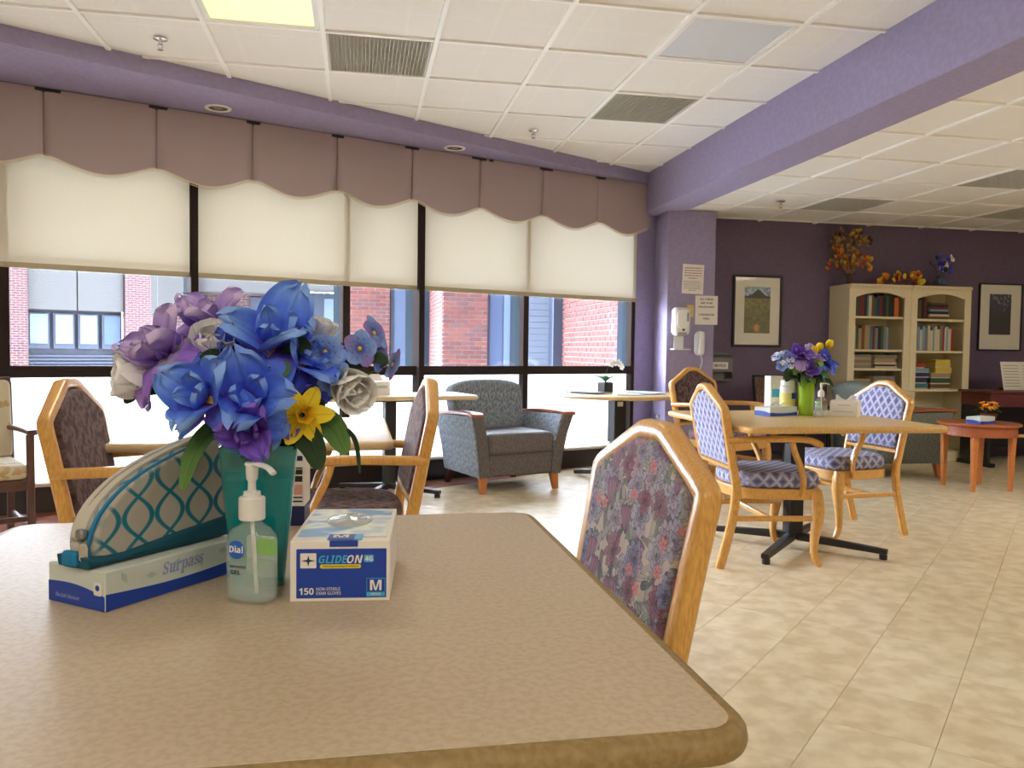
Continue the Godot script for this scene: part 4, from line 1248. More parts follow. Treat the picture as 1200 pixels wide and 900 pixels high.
	put("sockets", MB.new().box(Vector3(0, 0.02, 0.007), Vector3(0.028, 0.03, 0.003), 0.001).box(Vector3(0, -0.025, 0.007), Vector3(0.028, 0.03, 0.003), 0.001), M.grey_plastic, ou)

func bars(w: float, h: float, n: int, sd: int) -> MB:
	# a line of small blurred print: short strokes with gaps
	var r := RandomNumberGenerator.new()
	r.seed = sd + 50
	var m := MB.new()
	var x := -w / 2
	while x < w / 2 - 0.006:
		var l := r.randf_range(0.008, 0.026)
		m.box(Vector3(x + l / 2, 0, 0), Vector3(minf(l, w / 2 - x), h * 0.7, 0.0006))
		x += l + 0.006
	return m

# ---------------------------------------------------------------- bookcases and books

func shelves() -> void:
	mat("cream_wood", rgb(234, 221, 186), 0.5, {"tex": noise_tex(0.1, [rgb(248, 246, 242), Color.WHITE], [0.3, 0.7], 90, 128), "tri": Vector3(3, 3, 3)})
	bookcase("cream bookcase with arched top, the left one of the joined pair", Vector3(5.178, 0, -7.68), [0.30, 0.745, 0.945, 1.135, 1.47])
	bookcase("cream bookcase with arched top, the right one of the joined pair", Vector3(5.872, 0, -7.68), [0.30, 0.735, 1.13, 1.455])
	mat("page_block", rgb(214, 204, 184), 0.9)
	var cols := {"dark blue": rgb(44, 58, 98), "black": rgb(36, 34, 36), "teal": rgb(70, 120, 134), "maroon": rgb(108, 38, 42), "cream": rgb(206, 196, 168), "brown": rgb(112, 78, 54), "grey": rgb(128, 126, 124), "orange": rgb(204, 104, 40), "green": rgb(62, 88, 64), "red": rgb(160, 48, 44), "light blue": rgb(130, 164, 190), "tan": rgb(176, 148, 108), "yellow": rgb(214, 188, 70)}
	for k in cols: mat("cover_" + k, cols[k], 0.55)
	var cover := MB.new()
	cover.box(Vector3(-0.46, 0.5, 0), Vector3(0.08, 1, 1), 0.01).box(Vector3(0.46, 0.5, 0), Vector3(0.08, 1, 1), 0.01).box(Vector3(0, 0.5, 0.48), Vector3(0.92, 1, 0.04), 0.01)
	var cm := cover.mesh()
	var pm := MB.new().box(Vector3(0, 0.5, -0.01), Vector3(0.84, 0.96, 0.94)).mesh()
	var dark := ["black", "dark blue", "maroon", "brown", "teal", "cream", "grey", "black", "green", "tan"]
	var pale := ["cream", "grey", "green", "cream", "light blue", "tan", "black", "cream", "grey", "red"]
	var deep := ["maroon", "maroon", "brown", "maroon", "black", "brown"]
	row(cm, pm, 4.885, 5.415, 1.483, 0.235, dark, "left bookcase, top shelf", 3, ["orange"])
	row(cm, pm, 4.885, 5.315, 1.148, 0.265, dark, "left bookcase, second shelf", 4, ["light blue"])
	row(cm, pm, 5.57, 5.75, 1.468, 0.235, deep, "right bookcase, top shelf", 5, [])
	row(cm, pm, 5.57, 6.055, 1.143, 0.265, pale, "right bookcase, second shelf", 6, ["red"])
	stack(cm, pm, 5.885, 1.468, [[0.24, 0.028, "brown"], [0.23, 0.022, "cream"], [0.24, 0.030, "black"], [0.22, 0.020, "light blue"], [0.20, 0.026, "maroon"], [0.22, 0.024, "black"], [0.19, 0.022, "brown"]], "right bookcase, top shelf")
	stack(cm, pm, 5.01, 0.958, [[0.25, 0.026, "grey"], [0.25, 0.030, "tan"], [0.24, 0.026, "grey"], [0.24, 0.030, "tan"], [0.22, 0.024, "grey"]], "left bookcase, third shelf, left stack")
	stack(cm, pm, 5.285, 0.958, [[0.25, 0.020, "cream"], [0.25, 0.018, "black"], [0.25, 0.022, "cream"], [0.24, 0.040, "tan"], [0.24, 0.034, "grey"]], "left bookcase, third shelf, right stack")
	stack(cm, pm, 5.01, 0.758, [[0.25, 0.03, "tan"], [0.25, 0.03, "grey"], [0.24, 0.03, "tan"]], "left bookcase, fourth shelf, left stack")
	stack(cm, pm, 5.285, 0.758, [[0.25, 0.04, "grey"], [0.25, 0.03, "tan"], [0.24, 0.05, "grey"]], "left bookcase, fourth shelf, right stack")
	# boxed games
	var games := [[5.685, 0.0, 0.22, 0.055, "teal"], [5.68, 0.056, 0.20, 0.06, "dark blue"], [5.69, 0.117, 0.235, 0.05, "dark blue"], [5.69, 0.168, 0.22, 0.045, "light blue"], [5.66, 0.214, 0.18, 0.05, "red"],
		[5.935, 0.0, 0.235, 0.05, "brown"], [5.935, 0.051, 0.235, 0.06, "green"], [5.935, 0.112, 0.225, 0.05, "tan"], [5.97, 0.163, 0.19, 0.06, "yellow"], [5.96, 0.224, 0.18, 0.05, "yellow"], [5.96, 0.275, 0.17, 0.03, "yellow"]]
	for i in games.size():
		var g: Array = games[i]
		var t := thing("game_box", "%s game box, %s from the bottom, %s pile, right bookcase" % [g[4], ordinal(i if i < 5 else i - 5), "left" if i < 5 else "right"], "box", Vector3(g[0], 0.748 + g[1], -7.68), 0.0, "boxed games in the right bookcase")
		put("tray", MB.new().box(Vector3(0, g[3] * 0.35, 0), Vector3(g[2] - 0.006, g[3] * 0.7, 0.25), 0.002), M.page_block, t)
		put("lid", MB.new().box(Vector3(0, g[3] * 0.6, 0), Vector3(g[2], g[3] * 0.8, 0.256), 0.002), M["cover_" + g[4]], t)
	var wb := thing("storage_box", "small white box on the bottom shelf of the right bookcase", "box", Vector3(5.90, 0.3125, -7.66))
	put("body", MB.new().box(Vector3(0, 0.11, 0), Vector3(0.2, 0.22, 0.24), 0.004), M.paper, wb)
	put("lid", MB.new().box(Vector3(0, 0.225, 0), Vector3(0.21, 0.03, 0.25), 0.004), M.paper, wb)

func ordinal(n: int) -> String:
	return ["first", "second", "third", "fourth", "fifth", "sixth", "seventh", "eighth", "ninth", "tenth", "eleventh", "twelfth", "thirteenth", "fourteenth", "fifteenth", "sixteenth", "seventeenth", "eighteenth", "nineteenth", "twentieth", "twenty-first", "twenty-second", "twenty-third", "twenty-fourth", "twenty-fifth", "twenty-sixth", "twenty-seventh", "twenty-eighth"][mini(n, 27)]

func book(cm: Mesh, pm: Mesh, label: String, at: Vector3, size: Vector3, bas: Basis, col: String, where: String) -> void:
	var t := thing("book", label, "book", at, 0.0, "books, " + where)
	t.basis = bas * Basis.from_scale(size)
	put("cover", cm, M["cover_" + col], t)
	put("pages", pm, M.page_block, t)

func row(cm: Mesh, pm: Mesh, x0: float, x1: float, y: float, hmax: float, pal: Array, where: String, sd: int, last: Array) -> void:
	var r := RandomNumberGenerator.new()
	r.seed = sd
	var x := x0
	var n := 0
	while x < x1 - 0.02:
		var w := minf(r.randf_range(0.019, 0.036), x1 - x)
		var col: String = pal[r.randi() % pal.size()]
		if last and x > x1 - 0.05: col = last[0]
		var h := hmax * r.randf_range(0.78, 0.98)
		var dp := r.randf_range(0.15, 0.19)
		book(cm, pm, "%s book standing %s from the left, %s" % [col, ordinal(n), where], Vector3(x + w / 2, y, -7.53 - dp / 2 - 0.008), Vector3(w - 0.001, h, dp), Basis(), col, where)
		x += w
		n += 1

func stack(cm: Mesh, pm: Mesh, x: float, y: float, list: Array, where: String) -> void:
	var r := RandomNumberGenerator.new()
	r.seed = int(x * 77 + y * 13)
	for i in list.size():
		var q: Array = list[i]
		# lying flat, spine to the front: thickness upwards, height across
		var bas := Basis(Vector3(0, 1, 0), Vector3(-1, 0, 0), Vector3(0, 0, 1))
		book(cm, pm, "%s book lying flat, %s from the bottom, %s" % [q[2], ordinal(i), where], Vector3(x + q[0] / 2 + r.randf_range(-0.01, 0.01), y + q[1] / 2, -7.64 + r.randf_range(-0.01, 0.01)), Vector3(q[1], q[0], 0.2), bas, q[2], where)
		y += q[1]

func bookcase(label: String, at: Vector3, levels: Array) -> void:
	var t := thing("bookcase", label, "bookcase", at, 0.0, "cream bookcases on the far wall")
	var w := 0.694
	for s in [-1, 1]:
		put("side_panel", MB.new().box(Vector3(s * (w / 2 - 0.012), 0.89, 0), Vector3(0.024, 1.78, 0.34), 0.002), M.cream_wood, t)
		put("face_stile", MB.new().box(Vector3(s * (w / 2 - 0.038), 0.89, 0.178), Vector3(0.074, 1.74, 0.020), 0.003), M.cream_wood, t)
	put("back_panel", MB.new().box(Vector3(0, 0.89, -0.168), Vector3(w - 0.04, 1.76, 0.008)), M.cream_wood, t)
	put("crown", MB.new().box(Vector3(0, 1.785, 0.012), Vector3(w, 0.035, 0.40), 0.012).box(Vector3(0, 1.762, 0.005), Vector3(w - 0.004, 0.02, 0.375), 0.006), M.cream_wood, t)
	# arched apron
	var pa := PackedVector2Array([Vector2(-0.275, 1.765), Vector2(-0.275, 1.68)])
	for k in 15:
		var u := -1.0 + k / 7.0
		pa.push_back(Vector2(u * 0.262, 1.672 + 0.05 * (1.0 - u * u)))
	pa.push_back(Vector2(0.275, 1.68)); pa.push_back(Vector2(0.275, 1.765))
	put("arched_apron", MB.new().prism(pa, 0.020, 0.0, Transform3D(Basis(), Vector3(0, 0, 0.168))), M.cream_wood, t)
	for y in levels:
		put("shelf", MB.new().box(Vector3(0, y, 0.002), Vector3(w - 0.05, 0.024, 0.33), 0.003), M.cream_wood, t)
	put("waist_moulding", MB.new().box(Vector3(0, 0.735, 0.172), Vector3(w, 0.024, 0.05), 0.006), M.cream_wood, t)
	put("plinth", MB.new().box(Vector3(0, 0.05, 0.168), Vector3(w - 0.02, 0.10, 0.02), 0.003), M.cream_wood, t)
	put("shelf", MB.new().box(Vector3(0, 0.09, 0), Vector3(w - 0.05, 0.024, 0.33), 0.003), M.cream_wood, t)

const T := 0.7355

func ogee_picture() -> ImageTexture:
	return each_pixel(128, 192, func(x: int, y: int):
		var u := x / 128.0
		var v := y / 192.0
		var best := 9.0
		for k in [-1, 0, 1, 2, 3]:
			best = minf(best, absf(u - (0.5 * k + 0.21 * cos(TAU * v))))
			best = minf(best, absf(u - (0.5 * k - 0.21 * cos(TAU * v))))
		if best < 0.030: return rgb(18, 112, 138)
		if best < 0.042: return rgb(84, 142, 152)
		return rgb(176, 170, 160))

func wave(w: float, y0: float, y1: float, dip: float, h: float) -> PackedVector2Array:
	var p := PackedVector2Array([Vector2(-w / 2, -h / 2), Vector2(w / 2, -h / 2)])
	for k in 11:
		var u := k / 10.0
		p.push_back(Vector2(w / 2 - u * w, -h / 2 + lerpf(y0, y1, u) + dip * sin(u * PI)))
	return p

func tissue_box(label: String, at: Vector3, turn: float, s: Vector3, name_it: bool, tissue: bool) -> Node3D:
	var t := thing("tissue_box", label, "tissue box", at, turn, "flat tissue boxes")
	put("carton", MB.new().box(Vector3(0, s.y / 2, 0), s, 0.0015), M.carton_pale, t)
	put("printed_wave", MB.new().prism(wave(s.x - 0.002, s.y * 0.38, s.y * 0.42, s.y * -0.10, s.y - 0.002), 0.0006, 0.0, Transform3D(Basis(), Vector3(0, s.y / 2, s.z / 2))), M.royal_blue, t)
	put("printed_wave", MB.new().prism(wave(s.z - 0.002, s.y * 0.36, s.y * 0.52, s.y * 0.10, s.y - 0.002), 0.0006, 0.0, Transform3D(Basis(Vector3.UP, -PI / 2), Vector3(-s.x / 2, s.y / 2, 0))), M.royal_blue, t)
	put("printed_wave", MB.new().prism(wave(s.z - 0.002, s.y * 0.36, s.y * 0.52, s.y * 0.10, s.y - 0.002), 0.0006, 0.0, Transform3D(Basis(Vector3.UP, PI / 2), Vector3(s.x / 2, s.y / 2, 0))), M.royal_blue, t)
	if name_it:
		words("Surpass", 0.075, 0.024, M.periwinkle, t, Transform3D(Basis(Vector3.BACK, 0.04), Vector3(0.012, s.y * 0.66, s.z / 2 + 0.0008)), true, true, true)
		var b := put("badge", MB.new().prism(rect(0.016, 0.018, 0.003, 2), 0.0006, 0.0, Transform3D(Basis(Vector3.UP, -PI / 2), Vector3(-s.x / 2 - 0.0005, s.y * 0.55, s.z / 2 - 0.014))), M.paper, t)
		put("badge_dot", MB.new().prism(rect(0.008, 0.008, 0.004, 4), 0.0006, 0.0, Transform3D(Basis(Vector3.UP, -PI / 2), Vector3(-s.x / 2 - 0.001, s.y * 0.58, s.z / 2 - 0.014))), M.royal_blue, b)
		words("facial tissue", 0.05, 0.006, M.periwinkle, t, Transform3D(Basis(Vector3.UP, -PI / 2), Vector3(-s.x / 2 - 0.0008, s.y * 0.22, -0.018)), false, true)
		for k in 5:
			put("leaf_print", MB.new().prism(PackedVector2Array([Vector2(0, -0.010), Vector2(0.005, 0), Vector2(0, 0.010), Vector2(-0.005, 0)]), 0.0004, 0.0, Transform3D(Basis(Vector3.BACK, 0.5 + k), Vector3(-0.09 + k * 0.045, s.y * (0.62 if k % 2 else 0.75), s.z / 2))), M.leaf_grey, t)
	if tissue:
		put("tissue", MB.new().grid(8, 6, func(u, v): return Vector3((u - 0.5) * 0.10, s.y + 0.003 + v * 0.030 * (0.6 + 0.4 * sin(u * 7.0)), 0.02 * sin(u * 8.0) * v + 0.012 * (v - 0.5))), M.tissue_white, t, 60)
	return t

func on_tables() -> void:
	mat("carton_pale", rgb(206, 214, 210), 0.55)
	mat("royal_blue", rgb(24, 64, 168), 0.45)
	mat("periwinkle", rgb(150, 156, 206), 0.5)
	mat("leaf_grey", rgb(178, 196, 186), 0.55)
	mat("tissue_white", rgb(240, 236, 232), 0.95, {"bl": Color(0.3, 0.3, 0.3)})
	mat("pouch_cloth", Color.WHITE, 0.85, {"tex": ogee_picture(), "tri": Vector3(9.0, 8.5, 9.0)})
	mat("teal_cloth", rgb(10, 78, 100), 0.85)
	mat("bright_teal", rgb(22, 120, 168), 0.8)
	mat("zip_cloth", rgb(196, 190, 178), 0.8)
	mat("teal_glass", rgb(0, 146, 152), 0.03, {"alpha": 0.55})
	mat("teal_foam", rgb(20, 160, 154), 0.7)
	mat("clear_plastic", rgb(214, 232, 232), 0.05, {"alpha": 0.16})
	mat("gel", rgb(206, 232, 232), 0.06, {"alpha": 0.22})
	mat("lime_print", rgb(128, 206, 40), 0.5)
	mat("dial_blue", rgb(34, 96, 190), 0.4)
	mat("navy", rgb(26, 34, 84), 0.45)
	mat("cyan_print", rgb(70, 176, 222), 0.5)
	mat("yellow_print", rgb(226, 208, 60), 0.5)
	mat("salmon_print", rgb(222, 160, 140), 0.6)
	mat("film", rgb(220, 226, 230), 0.12, {"metal": 0.55})
	mat("top_print", Color.WHITE, 0.4, {"tex": noise_tex(0.012, [rgb(110, 156, 206), rgb(206, 220, 228), rgb(236, 236, 220), rgb(190, 204, 220)], [0.25, 0.45, 0.62, 0.85], 95, 256, 2), "tri": Vector3(4, 4, 4)})
	# --- tissue box and the pouch that lies on it
	var bx := Vector3(0.24, 0.055, 0.119)
	tissue_box("flat pale tissue box with blue wave under the teal pouch", Vector3(-0.309, T, -1.317), 52.8, bx, true, false)
	var p := thing("zipper_pouch", "domed fabric pouch with teal ogee pattern lying on the tissue box", "pouch", Vector3(-0.300, T + 0.0562, -1.325), 52.0)
	var prof := PackedVector2Array()
	for q in smooth([Vector2(-0.125, 0.0), Vector2(-0.132, 0.03), Vector2(-0.118, 0.070), Vector2(-0.075, 0.108), Vector2(-0.01, 0.136), Vector2(0.06, 0.155), Vector2(0.12, 0.162), Vector2(0.165, 0.140), Vector2(0.19, 0.08), Vector2(0.19, 0.0)], 2): prof.push_back(q)
	var body := []
	for q in [[-0.030, 0.90], [-0.027, 0.955], [-0.018, 0.99], [0.0, 1.0], [0.018, 0.99], [0.027, 0.955], [0.030, 0.90]]:
		var R := PackedVector3Array()
		for e in prof: R.push_back(Vector3(0.03 + (e.x - 0.03) * q[1], 0.002 + 0.05 + (e.y - 0.05) * q[1], q[0]))
		body.append(R)
	put("body", MB.new().loft(body), M.pouch_cloth, p, 50)
	var base := PackedVector2Array([Vector2(-0.138, 0.0), Vector2(0.188, 0.0), Vector2(0.190, 0.040), Vector2(0.02, 0.026), Vector2(-0.08, 0.014), Vector2(-0.140, 0.016)])
	put("base_panel", MB.new().prism(base, 0.072, 0.008, Transform3D(Basis(), Vector3(0, 0.0, -0.036)), 2), M.teal_cloth, p, 50)
	var zp := []
	var pf := []
	for i in range(3, prof.size() - 3):
		zp.append(Vector3(prof[i].x, prof[i].y + 0.004, 0.0))
		pf.append(Vector3(prof[i].x, prof[i].y - 0.002, 0.023))
	put("zipper", MB.new().tube(zp, Vector2(0.014, 0.003), 8, Vector3.UP, 4.0), M.zip_cloth, p, 50)
	put("piping", MB.new().tube(pf, Vector2(0.0032, 0.0032), 6), M.bright_teal, p)
	var zt := []
	for q in zp: zt.append(q + Vector3(0, 0.0032, 0))
	put("zip_teeth", MB.new().tube(zt, Vector2(0.002, 0.001), 6), M.grey_metal, p)
	var tab := put("zip_pull", MB.new().prism(rect(0.012, 0.026, 0.006, 4), 0.002, 0.0006, Transform3D(Basis(Vector3.UP, -0.9), Vector3(-0.136, 0.022, 0.022)), 1), M.chrome, p)
	put("zip_slider", MB.new().box(Vector3(-0.132, 0.046, 0.012), Vector3(0.012, 0.014, 0.016), 0.003), M.grey_metal, tab)
	put("end_tab", MB.new().box(Vector3(-0.139, 0.012, 0.0), Vector3(0.014, 0.022, 0.03), 0.004), M.bright_teal, p)
	# --- teal vase
	var v := thing("glass_vase", "square teal glass vase holding the blue silk flowers", "vase", Vector3(-0.148, T, -1.315), 6.0)
	var rings := []
	for q in [[0.074, 0.0], [0.076, 0.004], [0.113, 0.214], [0.115, 0.216], [0.109, 0.214], [0.072, 0.006]]:
		var R := PackedVector3Array()
		for c in rect(q[0], q[0], 0.006, 2): R.push_back(Vector3(c.x, q[1], c.y))
		rings.append(R)
	put("glass", MB.new().loft(rings), M.teal_glass, v, 30)
	var fr := []
	for q in [[0.068, 0.008], [0.094, 0.165]]:
		var R := PackedVector3Array()
		for c in rect(q[0], q[0], 0.01, 2): R.push_back(Vector3(c.x, q[1], c.y))
		fr.append(R)
	put("foam_liner", MB.new().loft(fr), M.teal_foam, v, 30)
	# --- sanitiser
	sanitizer("clear pump bottle of hand gel, half full, in front of the teal vase", Vector3(-0.146, T, -1.212), -28.0, 1.0, true)
	# --- carton of wipes
	var w := thing("wipes_carton", "tall white carton with navy foot behind the teal vase", "carton", Vector3(-0.150, T, -1.752), -6.0)
	put("carton", MB.new().box(Vector3(0, 0.0985, 0), Vector3(0.10, 0.117, 0.07), 0.001), M.paper, w)
	put("navy_foot", MB.new().box(Vector3(0, 0.02, 0), Vector3(0.1005, 0.04, 0.0705), 0.001), M.navy, w)
	for q in [[0.138, 0.010, "navy"], [0.118, 0.003, "black_ink"], [0.110, 0.010, "black_ink"], [0.096, 0.012, "black_ink"], [0.074, 0.020, "salmon_print"], [0.058, 0.003, "black_ink"], [0.050, 0.003, "black_ink"]]:
		put("print_band", MB.new().box(Vector3(0.028, q[0], 0.0353), Vector3(0.036, q[1], 0.0006)), M[q[2]], w)
	glove_box()
	right_table_things()
	# --- on the narrow window table
	var k := thing("glove_carton", "small white carton on the narrow window table, half hidden by flowers", "carton", Vector3(0.155, 0.7525, -6.15), 30.0)
	put("carton", MB.new().box(Vector3(0, 0.05, 0), Vector3(0.13, 0.10, 0.12), 0.002), M.paper, k)
	put("flap", MB.new().box(Vector3(0, 0.12, -0.05), Vector3(0.12, 0.002, 0.09), 0.0, Basis(Vector3.RIGHT, 0.7)), M.paper, k)
	put("print_band", MB.new().box(Vector3(0, 0.06, 0.0605), Vector3(0.08, 0.02, 0.001)), M.leaf_grey, k)

func sanitizer(label: String, at: Vector3, turn: float, s: float, named: bool) -> void:
	var t := thing("pump_bottle", label, "bottle", at, turn, "pump bottles of hand gel")
	t.scale = Vector3.ONE * s
	var sec := func(y: float, w: float, d: float, r: float) -> PackedVector3Array:
		var R := PackedVector3Array()
		for c in rect(w, d, r, 5): R.push_back(Vector3(c.x, y, c.y))
		return R
	put("bottle", MB.new().loft([sec.call(0.0, 0.060, 0.030, 0.014), sec.call(0.004, 0.070, 0.040, 0.018), sec.call(0.012, 0.074, 0.044, 0.02), sec.call(0.082, 0.074, 0.044, 0.02), sec.call(0.096, 0.070, 0.042, 0.02), sec.call(0.106, 0.054, 0.036, 0.017), sec.call(0.111, 0.034, 0.030, 0.0145), sec.call(0.114, 0.028, 0.028, 0.0139), sec.call(0.122, 0.028, 0.028, 0.0139)]), M.clear_plastic, t, 50)
	put("gel", MB.new().loft([sec.call(0.003, 0.058, 0.028, 0.013), sec.call(0.008, 0.068, 0.038, 0.017), sec.call(0.056, 0.0705, 0.0405, 0.018), sec.call(0.0565, 0.070, 0.040, 0.018)]), M.gel, t, 50)
	put("dip_tube", MB.new().tube([Vector3(0, 0.12, 0), Vector3(0.008, 0.012, 0)], Vector2(0.003, 0.003), 8, Vector3.BACK), M.tissue_white, t)
	put("collar", MB.new().lathe([Vector2(0, 0.118), Vector2(0.0175, 0.118), Vector2(0.0185, 0.120), Vector2(0.0185, 0.148), Vector2(0.0170, 0.1505), Vector2(0.0125, 0.151), Vector2(0.0120, 0.158), Vector2(0.0075, 0.159), Vector2(0, 0.159)], 24), M.white_plastic, t, 35)
	var pump := put("pump_head", MB.new().lathe([Vector2(0, 0.158), Vector2(0.006, 0.158), Vector2(0.0055, 0.172), Vector2(0.008, 0.176), Vector2(0.009, 0.192), Vector2(0.008, 0.196), Vector2(0, 0.197)], 18), M.white_plastic, t, 35)
	put("spout", MB.new().tube(smooth([Vector3(-0.008, 0.1965, 0), Vector3(0.012, 0.198, 0.004), Vector3(0.034, 0.196, 0.012), Vector3(0.046, 0.188, 0.016)], 2), Vector2(0.0055, 0.0036), 8, Vector3.UP), M.white_plastic, pump, 50)
	# front label faces +z, back label seen through the bottle
	put("back_label", MB.new().prism(rect(0.052, 0.060, 0.006, 3), 0.0004, 0.0, Transform3D(Basis(), Vector3(0.002, 0.060, -0.0215))), M.leaf_grey, t)
	put("lime_label", MB.new().prism(rect(0.034, 0.024, 0.008, 4), 0.0004, 0.0, Transform3D(Basis(), Vector3(0.010, 0.074, -0.0208))), M.lime_print, t)
	if named:
		var e := put("logo", MB.new().prism(rect(0.026, 0.026, 0.0125, 6), 0.0005, 0.0, Transform3D(Basis(), Vector3(-0.010, 0.078, 0.0222))), M.dial_blue, t)
		words("Dial", 0.022, 0.010, M.paper, e, Transform3D(Basis(), Vector3(-0.010, 0.079, 0.0230)), true, false)
		words("GEL", 0.016, 0.006, M.black_ink, t, Transform3D(Basis(), Vector3(-0.012, 0.046, 0.0224)))
		words("HAND SANITIZER", 0.026, 0.0035, M.black_ink, t, Transform3D(Basis(), Vector3(-0.008, 0.054, 0.0224)), false)
	else:
		put("logo", MB.new().prism(rect(0.03, 0.012, 0.003, 2), 0.0005, 0.0, Transform3D(Basis(), Vector3(0.006, 0.088, 0.0222))), M.red_ink, t)

func glove_box() -> void:
	var W := 0.141
	var H := 0.088
	var D := 0.235
	var t := thing("glove_box", "blue and white carton of medium exam gloves on the foreground table", "glove box", Vector3(-0.012, T, -1.308), -5.0)
	put("carton", MB.new().box(Vector3(0, H / 2, 0), Vector3(W, H, D), 0.0012), M.paper, t)
	var f := D / 2
	var pic := put("front_panel", MB.new().prism(rect(0.127, 0.071, 0.001, 1), 0.0005, 0.0, Transform3D(Basis(), Vector3(0.002, H / 2 - 0.003, f))), M.royal_blue, t)
	var at := func(x: float, y: float, z := 0.0011) -> Transform3D: return Transform3D(Basis(), Vector3(x, H / 2 + y, f + z))
	var lg := put("logo", MB.new().prism(rect(0.0225, 0.0215, 0.0008, 1), 0.0005, 0.0, at.call(-0.0447, 0.0157, 0.0004)), M.paper, pic)
	put("logo_star", MB.new().prism(PackedVector2Array([Vector2(0, 0.008), Vector2(0.0016, 0.0016), Vector2(0.010, 0), Vector2(0.0016, -0.0016), Vector2(0, -0.008), Vector2(-0.0016, -0.0016), Vector2(-0.010, 0), Vector2(-0.0016, 0.0016)]), 0.0005, 0.0, at.call(-0.0447, 0.0157, 0.0008)), M.navy, lg)
	words("GLIDE", 0.039, 0.0112, M.cyan_print, pic, at.call(-0.0105, 0.0175), true, true)
	words("ON", 0.021, 0.0116, M.paper, pic, at.call(0.0202, 0.0175), true, true)
	var c4 := put("size_chip", MB.new().prism(rect(0.0138, 0.0105, 0.001, 1), 0.0005, 0.0, at.call(0.0405, 0.0182, 0.0004)), M.cyan_print, pic)
	words("4G", 0.0105, 0.0068, M.paper, c4, at.call(0.0405, 0.0182, 0.0012))
	var pl := put("yellow_pill", MB.new().prism(rect(0.058, 0.0058, 0.0028, 4), 0.0005, 0.0, at.call(0.0005, 0.0072, 0.0004)), M.yellow_print, pic)
	words("With Chemotherapy Protection", 0.050, 0.0032, M.black_ink, pl, at.call(0.0005, 0.0072, 0.0012), false)
	words("150", 0.0205, 0.0096, M.paper, pic, at.call(-0.0473, -0.0283))
	words("NON-STERILE", 0.0335, 0.0044, M.paper, pic, at.call(-0.0165, -0.0252), false)
	words("EXAM GLOVES", 0.0345, 0.0044, M.paper, pic, at.call(-0.016, -0.0312), false)
	var mb := MB.new()
	for s in [-1, 1]:
		mb.box(Vector3(0.0505 + s * 0.0128, H / 2 - 0.0235, f + 0.0008), Vector3(0.0007, 0.0260, 0.0006))
		mb.box(Vector3(0.0505, H / 2 - 0.0235 + s * 0.0128, f + 0.0008), Vector3(0.0262, 0.0007, 0.0006))
	put("size_outline", mb, M.cyan_print, pic)
	words("M", 0.0165, 0.0150, M.paper, pic, at.call(0.0505, -0.0205))
	var st := put("size_strip", MB.new().prism(rect(0.0256, 0.0055, 0.0005, 1), 0.0005, 0.0, at.call(0.0505, -0.0333, 0.0004)), M.cyan_print, pic)
	words("MEDIUM", 0.013, 0.0030, M.paper, st, at.call(0.0505, -0.0333, 0.0012), false)
	# top
	var top := put("top_panel", MB.new().box(Vector3(0, H + 0.0004, -0.006), Vector3(W - 0.012, 0.0008, D - 0.03), 0.0002), M.top_print, t)
	put("film_oval", MB.new().grid(18, 5, func(u, v):
		var a: float = u * TAU
		var r: float = v
		return Vector3(cos(a) * 0.034 * r, H + 0.0016 + 0.005 * (1.0 - r) + 0.0022 * sin(a * 5.0) * r * (1.0 - r) * 3.0, -0.02 + sin(a) * 0.052 * r), true), M.film, t, 30)
	var rim := []
	for k in 32:
		var a := TAU * k / 32
		rim.append(Vector3(cos(a) * 0.035, H + 0.0015, -0.02 + sin(a) * 0.053))
	put("oval_edge", MB.new().tube(rim, Vector2(0.0012, 0.001), 5, Vector3.UP, 2.0, true), M.leaf_grey, t)
	var tb := put("top_tab", MB.new().box(Vector3(0.0, H + 0.0011, f - 0.019), Vector3(0.038, 0.0006, 0.034)), M.royal_blue, t)
	put("top_tab", MB.new().box(Vector3(0.0245, H + 0.0011, f - 0.019), Vector3(0.011, 0.0006, 0.034)), M.cyan_print, t)
	words("M", 0.022, 0.016, M.carton_pale, tb, Transform3D(Basis(Vector3.RIGHT, -PI / 2), Vector3(-0.001, H + 0.0017, f - 0.022)))
	put("tuck_flap", MB.new().box(Vector3(0.005, H - 0.004, f + 0.0006), Vector3(0.040, 0.009, 0.0012), 0.0003), M.royal_blue, t)

